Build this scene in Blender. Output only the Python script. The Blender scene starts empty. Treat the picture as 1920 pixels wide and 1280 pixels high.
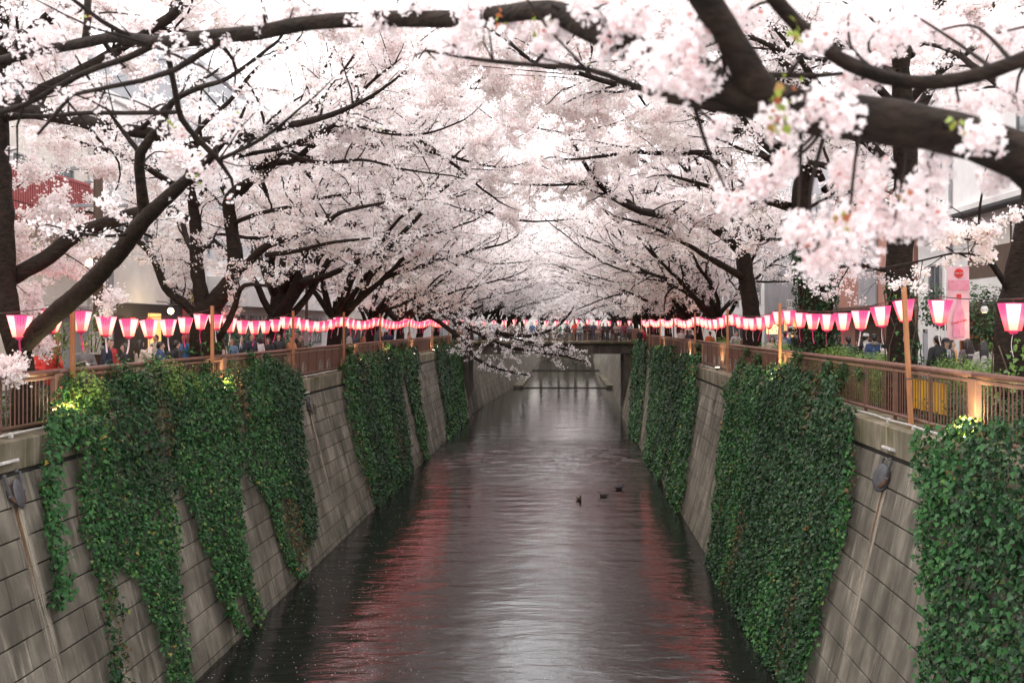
import bpy, bmesh, math, random
import numpy as np
from mathutils import Vector, Matrix, Euler

# ---------------------------------------------------------------- camera, sky, sun, exposure
S = bpy.context.scene
COL = S.collection
FPX = 1867.0          # focal length in photo pixels (35 mm lens, 1920 px wide frame)
EYE = 8.3             # eye height above the canal water
cam = bpy.data.cameras.new('camera'); camo = bpy.data.objects.new('camera', cam); COL.objects.link(camo)
camo.location = (0, 0, EYE); camo.rotation_euler = (math.radians(90), 0, 0)
cam.sensor_width = 36; cam.lens = 35.0; cam.shift_x = -100/1920; cam.shift_y = -31/1920
cam.clip_start = 0.1; cam.clip_end = 3000
cam.dof.use_dof = True; cam.dof.focus_distance = 27; cam.dof.aperture_fstop = 1.7
S.camera = camo
W = bpy.data.worlds.new('World'); S.world = W; W.use_nodes = True
nt = W.node_tree; nt.nodes.clear()
sk = nt.nodes.new('ShaderNodeTexSky'); sk.sky_type = 'NISHITA'; sk.sun_disc = False
SUN_EL, SUN_AZ = math.radians(62), math.radians(300)
sk.sun_elevation = SUN_EL; sk.sun_rotation = SUN_AZ; sk.air_density = 1.0; sk.dust_density = 3.0
mx = nt.nodes.new('ShaderNodeMix'); mx.data_type = 'RGBA'; mx.inputs[0].default_value = 0.86
mx.inputs[7].default_value = (10.2, 9.9, 9.9, 1)      # the even white overcast
bg = nt.nodes.new('ShaderNodeBackground'); bg.inputs[1].default_value = 0.15
wo = nt.nodes.new('ShaderNodeOutputWorld')
nt.links.new(sk.outputs[0], mx.inputs[6]); nt.links.new(mx.outputs[2], bg.inputs[0]); nt.links.new(bg.outputs[0], wo.inputs[0])
sl = bpy.data.lights.new('sun', 'SUN'); sl.energy = 0.7; sl.angle = math.radians(14); sl.color = (1, 0.95, 0.88)
so = bpy.data.objects.new('sun', sl); COL.objects.link(so)
so.rotation_euler = Euler((math.radians(90)-SUN_EL, 0, math.radians(180)-SUN_AZ), 'XYZ')
S.view_settings.view_transform = 'Standard'; S.view_settings.look = 'None'
S.view_settings.exposure = 0.95; S.view_settings.gamma = 1.0
S.render.engine = 'CYCLES'
S.cycles.max_bounces = 18; S.cycles.diffuse_bounces = 16; S.cycles.glossy_bounces = 4; S.cycles.transmission_bounces = 16
S.cycles.sample_clamp_indirect = 6.0
S.cycles.use_denoising = True

# ---------------------------------------------------------------- helpers
rng = np.random.default_rng(7); random.seed(7)
R = math.radians
def P(px, py, Y):
    "the point at depth Y seen at photo pixel px, py"
    return Vector(((px-1060)/FPX*Y, Y, EYE-(py-609)/FPX*Y))
ORD = ['first','second','third','fourth','fifth','sixth','seventh','eighth','ninth','tenth','eleventh','twelfth','thirteenth','fourteenth','fifteenth','sixteenth','seventeenth','eighteenth','nineteenth','twentieth']

def tag(o, label=None, cat=None, group=None, kind=None):
    if label: o['label'] = label
    if cat: o['category'] = cat
    if group: o['group'] = group
    if kind: o['kind'] = kind
    return o
def empty(name, loc=(0,0,0), rz=0):
    o = bpy.data.objects.new(name, None); COL.objects.link(o); o.location = loc; o.rotation_euler = (0,0,rz)
    o.empty_display_size = 0.2
    return o
def link(name, me, parent=None, m=None, loc=None, rot=None, scale=None):
    o = bpy.data.objects.new(name, me); COL.objects.link(o)
    if m is not None and len(me.materials) == 0: me.materials.append(m)
    if parent: o.parent = parent
    if loc is not None: o.location = loc
    if rot is not None: o.rotation_euler = rot
    if scale is not None: o.scale = scale
    return o
def kids(o): return [c for c in COL.objects if c.parent is o]
def copy_tree(o, parent=None):
    c = o.copy(); COL.objects.link(c); c.parent = parent
    for ch in list(o.children): copy_tree(ch, c)
    return c

def big_mesh(name, V, F, m=None, smooth=False, mi=None):
    "mesh from numpy arrays; F is (n,3) or (n,4)"
    V = np.asarray(V, dtype=np.float32); F = np.asarray(F, dtype=np.int32)
    me = bpy.data.meshes.new(name)
    n, k = F.shape
    me.vertices.add(len(V)); me.vertices.foreach_set('co', V.ravel())
    me.loops.add(n*k); me.loops.foreach_set('vertex_index', F.ravel())
    me.polygons.add(n); me.polygons.foreach_set('loop_start', np.arange(0, n*k, k, dtype=np.int32))
    if mi is not None: me.polygons.foreach_set('material_index', np.asarray(mi, dtype=np.int32))
    if smooth: me.polygons.foreach_set('use_smooth', np.ones(n, dtype=bool))
    me.update(calc_edges=True)
    if m is not None:
        for q in (m if isinstance(m, (list, tuple)) else [m]): me.materials.append(q)
    return me

def vnoise(x, y, seed=0):
    r = np.random.default_rng(seed).random((64,64)); xi = np.floor(x).astype(int); yi = np.floor(y).astype(int); fx = x-xi; fy = y-yi
    fx = fx*fx*(3-2*fx); fy = fy*fy*(3-2*fy); g = lambda a, b: r[a % 64, b % 64]
    return (g(xi,yi)*(1-fx)+g(xi+1,yi)*fx)*(1-fy)+(g(xi,yi+1)*(1-fx)+g(xi+1,yi+1)*fx)*fy
class MB:
    "collects simple solids into one mesh"
    def __init__(s): s.v = []; s.f = []; s.mi = []; s.cur = 0; s.sm = []
    def add(s, vs, fs, smooth=False):
        b = len(s.v); s.v += [tuple(v) for v in vs]
        for f in fs: s.f.append(tuple(i+b for i in f)); s.mi.append(s.cur); s.sm.append(smooth)
        return s
    def box(s, x0, x1, y0, y1, z0, z1, M=None):
        vs = [Vector(p) for p in ((x0,y0,z0),(x1,y0,z0),(x1,y1,z0),(x0,y1,z0),(x0,y0,z1),(x1,y0,z1),(x1,y1,z1),(x0,y1,z1))]
        if M is not None: vs = [M @ v for v in vs]
        return s.add(vs, [(3,2,1,0),(4,5,6,7),(0,1,5,4),(1,2,6,5),(2,3,7,6),(3,0,4,7)])
    def bbox(s, x0, x1, y0, y1, z0, z1, b=0.01, M=None):
        "box with chamfered vertical and horizontal edges"
        b = min(b, (x1-x0)*.45, (y1-y0)*.45, (z1-z0)*.45)
        bm = bmesh.new(); bmesh.ops.create_cube(bm, size=1)
        for v in bm.verts: v.co = Vector(((x0+x1)/2+v.co.x*(x1-x0), (y0+y1)/2+v.co.y*(y1-y0), (z0+z1)/2+v.co.z*(z1-z0)))
        bmesh.ops.bevel(bm, geom=list(bm.edges), offset=b, segments=1, affect='EDGES')
        vs = [v.co.copy() for v in bm.verts]; fs = [[v.index for v in f.verts] for f in bm.faces]; bm.free()
        if M is not None: vs = [M @ v for v in vs]
        return s.add(vs, fs)
    def tube(s, pts, radii, k=8, cap=True, smooth=True):
        pts = [Vector(p) for p in pts]
        if not hasattr(radii, '__len__'): radii = [radii]*len(pts)
        vs = []; fs = []; n = len(pts); up = None
        for i, p in enumerate(pts):
            t = (pts[min(i+1, n-1)]-pts[max(i-1, 0)]).normalized()
            if up is None: up = Vector((0,0,1)) if abs(t.z) < .9 else Vector((1,0,0))
            a = t.cross(up).normalized(); b = a.cross(t).normalized(); up = b
            for j in range(k):
                an = 2*math.pi*j/k; vs.append(p+(a*math.cos(an)+b*math.sin(an))*radii[i])
        for i in range(n-1):
            for j in range(k): fs.append((i*k+j, i*k+(j+1)%k, (i+1)*k+(j+1)%k, (i+1)*k+j))
        if cap: fs.append(tuple(range(k-1, -1, -1))); fs.append(tuple((n-1)*k+j for j in range(k)))
        return s.add(vs, fs, smooth)
    def lathe(s, c, prof, k=12, smooth=True):
        vs = []; fs = []; n = len(prof)
        for r, z in prof:
            for j in range(k):
                an = 2*math.pi*j/k; vs.append((c[0]+r*math.cos(an), c[1]+r*math.sin(an), c[2]+z))
        for i in range(n-1):
            for j in range(k): fs.append((i*k+j, i*k+(j+1)%k, (i+1)*k+(j+1)%k, (i+1)*k+j))
        fs.append(tuple(range(k-1, -1, -1))); fs.append(tuple((n-1)*k+j for j in range(k)))
        return s.add(vs, fs, smooth)
    def ell(s, c, r, k=12, n=8, M=None):
        vs = []; fs = []
        for i in range(n+1):
            th = math.pi*i/n
            for j in range(k):
                ph = 2*math.pi*j/k
                v = Vector((r[0]*math.sin(th)*math.cos(ph), r[1]*math.sin(th)*math.sin(ph), r[2]*math.cos(th)))
                if M is not None: v = M @ v
                vs.append(v+Vector(c))
        for i in range(n):
            for j in range(k): fs.append((i*k+j, (i+1)*k+j, (i+1)*k+(j+1)%k, i*k+(j+1)%k))
        return s.add(vs, fs, True)
    def mesh(s, name, m=None):
        me = bpy.data.meshes.new(name); me.from_pydata(s.v, [], s.f)
        me.polygons.foreach_set('material_index', s.mi); me.polygons.foreach_set('use_smooth', s.sm)
        me.update()
        if m is not None:
            for q in (m if isinstance(m, (list, tuple)) else [m]): me.materials.append(q)
        return me
    def build(s, name, m=None, parent=None, loc=None, rot=None):
        return link(name, s.mesh(name, m), parent, None, loc, rot)

# ---------------------------------------------------------------- materials
def newmat(name):
    m = bpy.data.materials.new(name); m.use_nodes = True
    n = m.node_tree; b = n.nodes['Principled BSDF']
    return m, n, b
def nd(n, t, **kw):
    x = n.nodes.new(t)
    for k, v in kw.items(): setattr(x, k, v)
    return x
def pmat(name, c1, c2=None, scale=6.0, rough=0.7, bump=0.0, stretch=(1,1,1), detail=4.0, objrand=0.0, metal=0.0, spec=0.5, coord='Object', bscale=None):
    m, n, b = newmat(name)
    b.inputs['Roughness'].default_value = rough; b.inputs['Metallic'].default_value = metal
    b.inputs['Specular IOR Level'].default_value = spec
    c2 = c2 or tuple(x*0.8 for x in c1)
    tc = nd(n, 'ShaderNodeTexCoord'); mp = nd(n, 'ShaderNodeMapping'); mp.inputs['Scale'].default_value = stretch
    if coord == 'World':
        g = nd(n, 'ShaderNodeNewGeometry'); n.links.new(g.outputs['Position'], mp.inputs[0])
    else: n.links.new(tc.outputs[coord], mp.inputs[0])
    no = nd(n, 'ShaderNodeTexNoise'); no.inputs['Scale'].default_value = scale; no.inputs['Detail'].default_value = detail
    n.links.new(mp.outputs[0], no.inputs['Vector'])
    rp = nd(n, 'ShaderNodeValToRGB'); rp.color_ramp.elements[0].position = .32; rp.color_ramp.elements[1].position = .68
    rp.color_ramp.elements[0].color = (*c2, 1); rp.color_ramp.elements[1].color = (*c1, 1)
    n.links.new(no.outputs['Fac'], rp.inputs[0]); out = rp.outputs[0]
    if objrand:
        oi = nd(n, 'ShaderNodeObjectInfo'); mr = nd(n, 'ShaderNodeMapRange')
        mr.inputs[3].default_value = 1-objrand; mr.inputs[4].default_value = 1+objrand
        n.links.new(oi.outputs['Random'], mr.inputs[0])
        hs = nd(n, 'ShaderNodeHueSaturation'); n.links.new(mr.outputs[0], hs.inputs['Value']); n.links.new(out, hs.inputs['Color']); out = hs.outputs[0]
    n.links.new(out, b.inputs['Base Color'])
    if bump:
        bp = nd(n, 'ShaderNodeBump'); bp.inputs['Strength'].default_value = bump; bp.inputs['Distance'].default_value = .03
        if bscale:
            n2 = nd(n, 'ShaderNodeTexNoise'); n2.inputs['Scale'].default_value = bscale; n2.inputs['Detail'].default_value = 5
            n.links.new(mp.outputs[0], n2.inputs['Vector']); n.links.new(n2.outputs['Fac'], bp.inputs['Height'])
        else: n.links.new(no.outputs['Fac'], bp.inputs['Height'])
        n.links.new(bp.outputs[0], b.inputs['Normal'])
    return m
def emat(name, col, strength):
    m, n, b = newmat(name)
    b.inputs['Base Color'].default_value = (*[min(.8, c) for c in col], 1)
    b.inputs['Emission Color'].default_value = (*col, 1); b.inputs['Emission Strength'].default_value = strength
    return m
def concrete(name, base, dark, moss=(.05,.055,.02), streak=1.0, mossy=.5):
    "board-marked concrete with vertical weather streaks, blotches and moss near the top and the waterline"
    m, n, b = newmat(name); b.inputs['Roughness'].default_value = .85; b.inputs['Specular IOR Level'].default_value = .25
    g = nd(n, 'ShaderNodeNewGeometry'); oi = nd(n, 'ShaderNodeObjectInfo')
    def noise(scale, st, det=5, off=(0,0,0)):
        mp = nd(n, 'ShaderNodeMapping'); mp.inputs['Scale'].default_value = st; mp.inputs['Location'].default_value = off
        n.links.new(g.outputs['Position'], mp.inputs[0]); x = nd(n, 'ShaderNodeTexNoise')
        x.inputs['Scale'].default_value = scale; x.inputs['Detail'].default_value = det; x.inputs['Roughness'].default_value = .6
        n.links.new(mp.outputs[0], x.inputs['Vector']); return x
    def ramp(src, a, c, ca=(0,0,0,1), cb=(1,1,1,1)):
        r = nd(n, 'ShaderNodeValToRGB'); r.color_ramp.elements[0].position = a; r.color_ramp.elements[1].position = c
        r.color_ramp.elements[0].color = ca; r.color_ramp.elements[1].color = cb; n.links.new(src, r.inputs[0]); return r
    def mixc(f, a, bb, mode='MIX'):
        x = nd(n, 'ShaderNodeMix', data_type='RGBA', blend_type=mode); 
        (n.links.new(f, x.inputs[0]) if not isinstance(f, float) else setattr(x.inputs[0], 'default_value', f))
        for s, q in ((a, 6), (bb, 7)):
            if isinstance(s, tuple): x.inputs[q].default_value = (*s, 1) if len(s) == 3 else s
            else: n.links.new(s, x.inputs[q])
        return x.outputs[2]
    st = noise(1.0, (1.1, 1.7, .38), 8); st2 = noise(1.0, (2, 4.5, .25), 7, (5,5,5)); bl = noise(.8, (1,1,1.1), 8)
    fine = noise(38, (1,1,1), 4)
    c = mixc(ramp(st.outputs['Fac'], .36, .62).outputs[0], dark, base)
    c = mixc(ramp(st2.outputs['Fac'], .57, .68).outputs[0], c, tuple(min(.75, x*1.25) for x in base))
    c = mixc(ramp(bl.outputs['Fac'], .40, .60).outputs[0], mixc(.62, c, dark), c)
    mv = ramp(noise(1.3, (1, 1.6, .5), 5, (9,2,1)).outputs['Fac'], .5, .7)
    sp = nd(n, 'ShaderNodeSeparateXYZ'); n.links.new(g.outputs['Position'], sp.inputs[0])
    zr = nd(n, 'ShaderNodeMapRange'); zr.inputs[1].default_value = 4.7; zr.inputs[2].default_value = 6.2; zr.inputs[3].default_value = .12; zr.inputs[4].default_value = 1
    n.links.new(sp.outputs[2], zr.inputs[0])
    zb = nd(n, 'ShaderNodeMapRange'); zb.inputs[1].default_value = .10; zb.inputs[2].default_value = .75; zb.inputs[3].default_value = 2.2; zb.inputs[4].default_value = 0
    n.links.new(sp.outputs[2], zb.inputs[0])
    ad = nd(n, 'ShaderNodeMath', operation='MAXIMUM'); n.links.new(zr.outputs[0], ad.inputs[0]); n.links.new(zb.outputs[0], ad.inputs[1])
    mm = nd(n, 'ShaderNodeMath', operation='MULTIPLY'); n.links.new(mv.outputs[0], mm.inputs[0]); n.links.new(ad.outputs[0], mm.inputs[1])
    m2 = nd(n, 'ShaderNodeMath', operation='MULTIPLY', use_clamp=True); n.links.new(mm.outputs[0], m2.inputs[0]); m2.inputs[1].default_value = mossy
    c = mixc(m2.outputs[0], c, moss)
    mr = nd(n, 'ShaderNodeMapRange'); mr.inputs[3].default_value = .84; mr.inputs[4].default_value = 1.14; n.links.new(oi.outputs['Random'], mr.inputs[0])
    hs = nd(n, 'ShaderNodeHueSaturation'); n.links.new(mr.outputs[0], hs.inputs['Value']); n.links.new(c, hs.inputs['Color'])
    n.links.new(hs.outputs[0], b.inputs['Base Color'])
    bp = nd(n, 'ShaderNodeBump'); bp.inputs['Strength'].default_value = .35; bp.inputs['Distance'].default_value = .012
    n.links.new(fine.outputs['Fac'], bp.inputs['Height']); n.links.new(bp.outputs[0], b.inputs['Normal'])
    return m
def leafmat(name, cols, rough=.4, trans=.25, spec=.5):
    "leaf or petal: colour varies from piece to piece, light passes through"
    m, n, b = newmat(name)
    g = nd(n, 'ShaderNodeNewGeometry'); rp = nd(n, 'ShaderNodeValToRGB'); rp.color_ramp.interpolation = 'LINEAR'
    e = rp.color_ramp.elements
    while len(e) < len(cols): e.new(.5)
    for i, (p, c) in enumerate(cols): e[i].position = p; e[i].color = (*c, 1)
    n.links.new(g.outputs['Random Per Island'], rp.inputs[0])
    n.links.new(rp.outputs[0], b.inputs['Base Color']); b.inputs['Roughness'].default_value = rough; b.inputs['Specular IOR Level'].default_value = spec
    t = nd(n, 'ShaderNodeBsdfTranslucent'); n.links.new(rp.outputs[0], t.inputs[0])
    mxs = nd(n, 'ShaderNodeMixShader'); mxs.inputs[0].default_value = trans
    n.links.new(b.outputs[0], mxs.inputs[1]); n.links.new(t.outputs[0], mxs.inputs[2])
    n.links.new(mxs.outputs[0], n.nodes['Material Output'].inputs[0])
    return m

def leafmat_noise(name, cols, rough, trans, spec):
    m = leafmat(name, cols, rough, trans, spec); n = m.node_tree; g = [x for x in n.nodes if x.type == 'NEW_GEOMETRY'][0]; rp = [x for x in n.nodes if x.type == 'VALTORGB'][0]
    v = nd(n, 'ShaderNodeTexVoronoi'); v.inputs['Scale'].default_value = 45; n.links.new(g.outputs['Position'], v.inputs['Vector'])
    sp = nd(n, 'ShaderNodeSeparateColor'); n.links.new(v.outputs['Color'], sp.inputs[0]); n.links.new(sp.outputs[0], rp.inputs[0]); return m
M = {}
M['wall'] = concrete('canal concrete', (.25,.223,.178), (.08,.071,.056))
M['cope'] = concrete('coping concrete', (.29,.25,.185), (.10,.088,.06), moss=(.085,.08,.02), mossy=.9)
M['mortar'] = pmat('joint mortar', (.035,.032,.028), rough=.95)
M['bridge'] = concrete('bridge concrete', (.13,.11,.09), (.06,.052,.043), mossy=.2)
M['asphalt'] = pmat('street asphalt', (.09,.088,.086), (.06,.06,.06), 3, .9, .2)
M['soil'] = pmat('planting soil', (.05,.037,.026), (.025,.02,.015), 8, .95, .5)
M['bark'] = pmat('cherry bark', (.030,.0185,.0125), (.009,.0062,.0045), 7, .85, 1.0, spec=.2, stretch=(1,1,2.2), detail=6, bscale=14)
M['twig'] = pmat('cherry twig bark', (.03,.02,.016), (.013,.01,.008), 9, .85, spec=.2)
M['rail'] = pmat('brown painted steel', (.175,.085,.058), (.12,.058,.04), 5, .48, .1, objrand=.12)
M['railpost'] = pmat('pale brown steel', (.30,.16,.105), (.24,.125,.08), 5, .5, .1, objrand=.08)
M['mesh'] = pmat('brown perforated sheet', (.15,.06,.032), (.11,.045,.026), 4, .55, .2)
M['timber'] = pmat('orange timber', (.46,.205,.09), (.34,.145,.06), 4, .6, .2, (6,6,.6), objrand=.12)
M['pipe'] = pmat('weathered white conduit', (.55,.53,.5), (.38,.36,.33), 4, .5)
M['iron'] = pmat('grey cast iron', (.10,.098,.105), (.07,.068,.07), 9, .6, .3, metal=.3)
M['rust'] = pmat('rusty iron', (.13,.07,.045), (.07,.045,.035), 9, .85, .4)
M['wire'] = pmat('black cable', (.02,.02,.02), rough=.6)
M['white'] = pmat('white render wall', (.72,.71,.70), (.62,.61,.6), 1.2, .8, .05)
M['cream'] = pmat('cream render wall', (.66,.62,.57), (.56,.52,.47), 1.2, .8, .05)
M['grey'] = pmat('grey cladding', (.33,.33,.35), (.27,.27,.29), 1.5, .6)
M['pinkwall'] = pmat('terracotta pink render', (.42,.215,.165), (.35,.175,.135), 1.5, .8, .1)
M['brownwall'] = pmat('dark brown timber wall', (.11,.07,.045), (.07,.045,.03), 5, .7, .2, (3,3,.4))
M['redpaint'] = pmat('dull red paint', (.34,.085,.085), (.28,.065,.065), 3, .6)
M['dark'] = pmat('dark opening', (.02,.019,.018), rough=.6)
M['glass'] = pmat('window glass', (.09,.11,.12), (.05,.06,.07), 1.5, .08, spec=.8)
M['frame'] = pmat('window frame aluminium', (.42,.42,.42), rough=.4, metal=.4)
M['shopglow'] = emat('lit shop interior', (1.0,.50,.16), .55)
M['bulb'] = emat('warm lamp globe', (1.0,.78,.42), 6)
M['lens'] = emat('floodlight lens', (1.0,.93,.70), 9)
M['shopsign'] = emat('lit shop sign', (1,.72,.3), .9); M['rl'] = emat('red lantern paper', (1,.06,.03), .9)
M['signwhite'] = pmat('white sign board', (.75,.73,.69), rough=.5)
M['ink'] = pmat('black sign ink', (.02,.02,.022), rough=.5)
M['orangeink'] = pmat('orange sign ink', (.8,.28,.04), rough=.5)
M['greenink'] = pmat('green sign panel', (.02,.12,.06), rough=.5)
M['gold'] = pmat('gold lettering', (.7,.5,.12), rough=.4, metal=.3)
M['yellow'] = pmat('yellow plastic sheet', (.75,.44,.02), (.62,.34,.015), 3, .5)
M['petal'] = leafmat('cherry petals', [(0,(.34,.38,.14)),(.015,(.85,.68,.70)),(.2,(.93,.875,.87)),(1,(.96,.935,.925))], .6, .52, .1)
M['petalnear'] = leafmat_noise('cherry petals near', [(0,(.55,.16,.12)),(.03,(.90,.74,.75)),(.25,(.94,.865,.865)),(1,(.96,.925,.92))], .6, .5, .15)
M['bract'] = leafmat('young cherry leaves', [(0,(.22,.30,.04)),(.6,(.30,.36,.06)),(.8,(.38,.14,.05)),(1,(.42,.12,.06))], .5, .4)
M['ivy'] = leafmat('ivy leaves', [(0,(.007,.028,.009)),(.42,(.015,.062,.017)),(.72,(.034,.118,.030)),(.95,(.068,.185,.046)),(.985,(.13,.21,.05)),(1,(.30,.16,.03))], .45, .12, .22)
M['ivydark'] = leafmat('ivy leaves with painted shade', [(0,(.006,.022,.008)),(.6,(.014,.050,.016)),(.95,(.036,.105,.030)),(1,(.09,.10,.03))], .45, .1, .22)  # darker copy of the ivy colours, shade put into the leaf colour
M['ivybrown'] = leafmat('dry ivy leaves', [(0,(.05,.035,.018)),(.35,(.03,.06,.018)),(.7,(.09,.06,.025)),(1,(.16,.09,.03))], .6, .1, .2)
M['shrub'] = leafmat('azalea leaves', [(0,(.07,.15,.025)),(.6,(.13,.24,.04)),(1,(.22,.32,.06))], .5, .3)
M['bush'] = leafmat('dark evergreen leaves', [(0,(.02,.05,.02)),(.6,(.04,.09,.03)),(1,(.08,.14,.04))], .45, .2)
M['stem'] = pmat('ivy stems', (.09,.06,.035), rough=.85)

def stainmat(name, col, L, w):
    m, n, b = newmat(name); b.inputs['Base Color'].default_value = (*col, 1); b.inputs['Roughness'].default_value = .9
    tc = nd(n, 'ShaderNodeTexCoord'); sp = nd(n, 'ShaderNodeSeparateXYZ'); n.links.new(tc.outputs['Object'], sp.inputs[0])
    ab = nd(n, 'ShaderNodeMath', operation='ABSOLUTE'); n.links.new(sp.outputs[0], ab.inputs[0])
    ex = nd(n, 'ShaderNodeMapRange', interpolation_type='SMOOTHSTEP'); ex.inputs[1].default_value = w*.15; ex.inputs[2].default_value = w*.5; ex.inputs[3].default_value = 1; ex.inputs[4].default_value = 0; n.links.new(ab.outputs[0], ex.inputs[0])
    ey = nd(n, 'ShaderNodeMapRange', interpolation_type='SMOOTHSTEP'); ey.inputs[1].default_value = -L; ey.inputs[2].default_value = -L*.35; n.links.new(sp.outputs[1], ey.inputs[0])
    mp = nd(n, 'ShaderNodeMapping'); mp.inputs['Scale'].default_value = (16, 1.1, 1); n.links.new(tc.outputs['Object'], mp.inputs[0])
    no = nd(n, 'ShaderNodeTexNoise'); no.inputs['Scale'].default_value = 1; no.inputs['Detail'].default_value = 6; n.links.new(mp.outputs[0], no.inputs['Vector'])
    rn = nd(n, 'ShaderNodeMapRange'); rn.inputs[1].default_value = .34; rn.inputs[2].default_value = .62; n.links.new(no.outputs['Fac'], rn.inputs[0])
    a = nd(n, 'ShaderNodeMath', operation='MULTIPLY'); n.links.new(ex.outputs[0], a.inputs[0]); n.links.new(ey.outputs[0], a.inputs[1])
    a2 = nd(n, 'ShaderNodeMath', operation='MULTIPLY'); n.links.new(a.outputs[0], a2.inputs[0]); n.links.new(rn.outputs[0], a2.inputs[1])
    a3 = nd(n, 'ShaderNodeMath', operation='MULTIPLY'); n.links.new(a2.outputs[0], a3.inputs[0]); a3.inputs[1].default_value = .75
    n.links.new(a3.outputs[0], b.inputs['Alpha']); return m
# water: dark, glossy, wind-rippled; a rougher riffle where it runs over stones
m, n, b = newmat('canal water'); M['water'] = m
b.inputs['Base Color'].default_value = (.010,.010,.009,1); b.inputs['Roughness'].default_value = .025; b.inputs['IOR'].default_value = 1.6
g = nd(n, 'ShaderNodeNewGeometry')
def wn(sc, st, det):
    mp = nd(n, 'ShaderNodeMapping'); mp.inputs['Scale'].default_value = st; n.links.new(g.outputs['Position'], mp.inputs[0])
    x = nd(n, 'ShaderNodeTexNoise'); x.inputs['Scale'].default_value = sc; x.inputs['Detail'].default_value = det; x.inputs['Roughness'].default_value = .55
    n.links.new(mp.outputs[0], x.inputs['Vector']); return x
w1 = wn(1.0, (1.6,4.2,1), 4); w2 = wn(1.0, (.5,1.25,1), 3)
sp = nd(n, 'ShaderNodeSeparateXYZ'); n.links.new(g.outputs['Position'], sp.inputs[0])
cr = nd(n, 'ShaderNodeFloatCurve'); mr = nd(n, 'ShaderNodeMapRange'); mr.inputs[1].default_value = 0; mr.inputs[2].default_value = 140
n.links.new(sp.outputs[1], mr.inputs[0]); n.links.new(mr.outputs[0], cr.inputs['Value'])
cv = cr.mapping.curves[0]
for x, y in ((.30,.40),(.355,.42),(.385,.95),(.48,.95),(.53,.3),(.7,.16)): cv.points.new(x, y)
cv.points[0].location = (0,.45); cv.points[-1].location = (1,.12); cr.mapping.update()
mu = nd(n, 'ShaderNodeMath', operation='MULTIPLY'); n.links.new(w1.outputs['Fac'], mu.inputs[0]); n.links.new(cr.outputs[0], mu.inputs[1])
m3 = nd(n, 'ShaderNodeMath', operation='MULTIPLY'); n.links.new(w2.outputs['Fac'], m3.inputs[0]); n.links.new(cr.outputs[0], m3.inputs[1])
ad = nd(n, 'ShaderNodeMath', operation='ADD'); n.links.new(mu.outputs[0], ad.inputs[0]); n.links.new(m3.outputs[0], ad.inputs[1])
bp = nd(n, 'ShaderNodeBump'); bp.inputs['Strength'].default_value = .6; bp.inputs['Distance'].default_value = .07
n.links.new(ad.outputs[0], bp.inputs['Height']); n.links.new(bp.outputs[0], b.inputs['Normal'])
# ---------------------------------------------------------------- setting: ground, water, canal walls, bridge
XLT, ZLT, XLB = -10.2, 6.20, -8.63     # left wall: top x, top z, waterline x
XRT, ZRT, XRB = 6.6, 6.28, 5.10        # right wall
YB0, YB1 = 92.0, 97.5                  # far bridge
class WallPlane:
    def __init__(s, xt, zt, xb):
        s.T = Vector((xt, 0, zt)); d = Vector((xb-xt, 0, -zt)); s.len = d.length; s.d = d.normalized()
        n = Vector((zt, 0, xb-xt)) if xb > xt else Vector((-zt, 0, xt-xb)); s.n = n.normalized()
        if xb > xt: s.n = Vector((zt, 0, xb-xt)).normalized()
        else: s.n = Vector((-zt, 0, xt-xb)).normalized()
    def at(s, u, v, h=0.0): return s.T + Vector((0, u, 0)) + s.d*v + s.n*h
    def mat(s, u, v, h=0.0):
        "local x = along the canal, y = up the slope, z = out of the wall"
        X = Vector((0,1,0)) if s.n.x < 0 else Vector((0,-1,0))
        Yv = -s.d; Z = s.n; X = Yv.cross(Z)
        m = Matrix((X, Yv, Z)).transposed().to_4x4(); m.translation = s.at(u, v, h); return m
    def hit(s, px, py):
        "where the line of sight through a photo pixel meets the wall: (u, v)"
        o = Vector((0,0,EYE)); r = Vector(((px-1060)/FPX, 1, -(py-609)/FPX))
        t = (s.T-o).dot(s.n)/r.dot(s.n); p = o+r*t
        return p.y, (p-s.T).dot(s.d)
LW, RW = WallPlane(XLT, ZLT, XLB), WallPlane(XRT, ZRT, XRB)

def sheet(name, pts, m, z=None):
    me = bpy.data.meshes.new(name); me.from_pydata([tuple(p) for p in pts], [], [tuple(range(len(pts)))]); me.materials.append(m)
    o = link(name, me); o['kind'] = 'structure'; return o
# the near water is a rippled surface, with a rougher riffle 55 to 70 m away
ys = [19.0]
while ys[-1] < 131: ys.append(ys[-1]+0.042+.0040*max(0, ys[-1]-18))
ys[-1] = 131.0; ys = np.array(ys); xs = np.linspace(-9.6, 6.7, 100); X, Yg = np.meshgrid(xs, ys)
rf = 1+4.2*np.exp(-((Yg-62)/7.5)**2)*(.4+1.1*vnoise(X*.35+4, Yg*.16, 21))-.45*np.clip((Yg-72)/20, 0, 1)
H = .78*(.026*(vnoise(X*.7+30, Yg*1.5, 1)-.5)+.013*(vnoise(X*1.7+10, Yg*3.6+X*.4, 2)-.5)+.006*(vnoise(X*3.7, Yg*7.5, 3)-.5))*rf
V = np.stack([X, Yg, H], -1).reshape(-1, 3); nx = len(xs); ii = (np.arange(len(ys)-1)[:,None]*nx+np.arange(nx-1)[None]).reshape(-1)
o = link('water', big_mesh('water', V, np.stack([ii, ii+1, ii+nx+1, ii+nx], 1), M['water'], True)); o['kind'] = 'structure'
sheet('water', [(-9.5,-12,0),(5.9,-12,0),(6.0,19,0),(-9.5,19,0)], M['water'])
sheet('water', [(-8.4,131,.12),(6.9,131,.12),(6.4,178,.12),(-7.5,178,.12)], M['water'])
sheet('water', [(-7.5,178,.30),(6.4,178,.30),(7.2,232,.30),(-6,232,.30)], M['water'])
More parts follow.
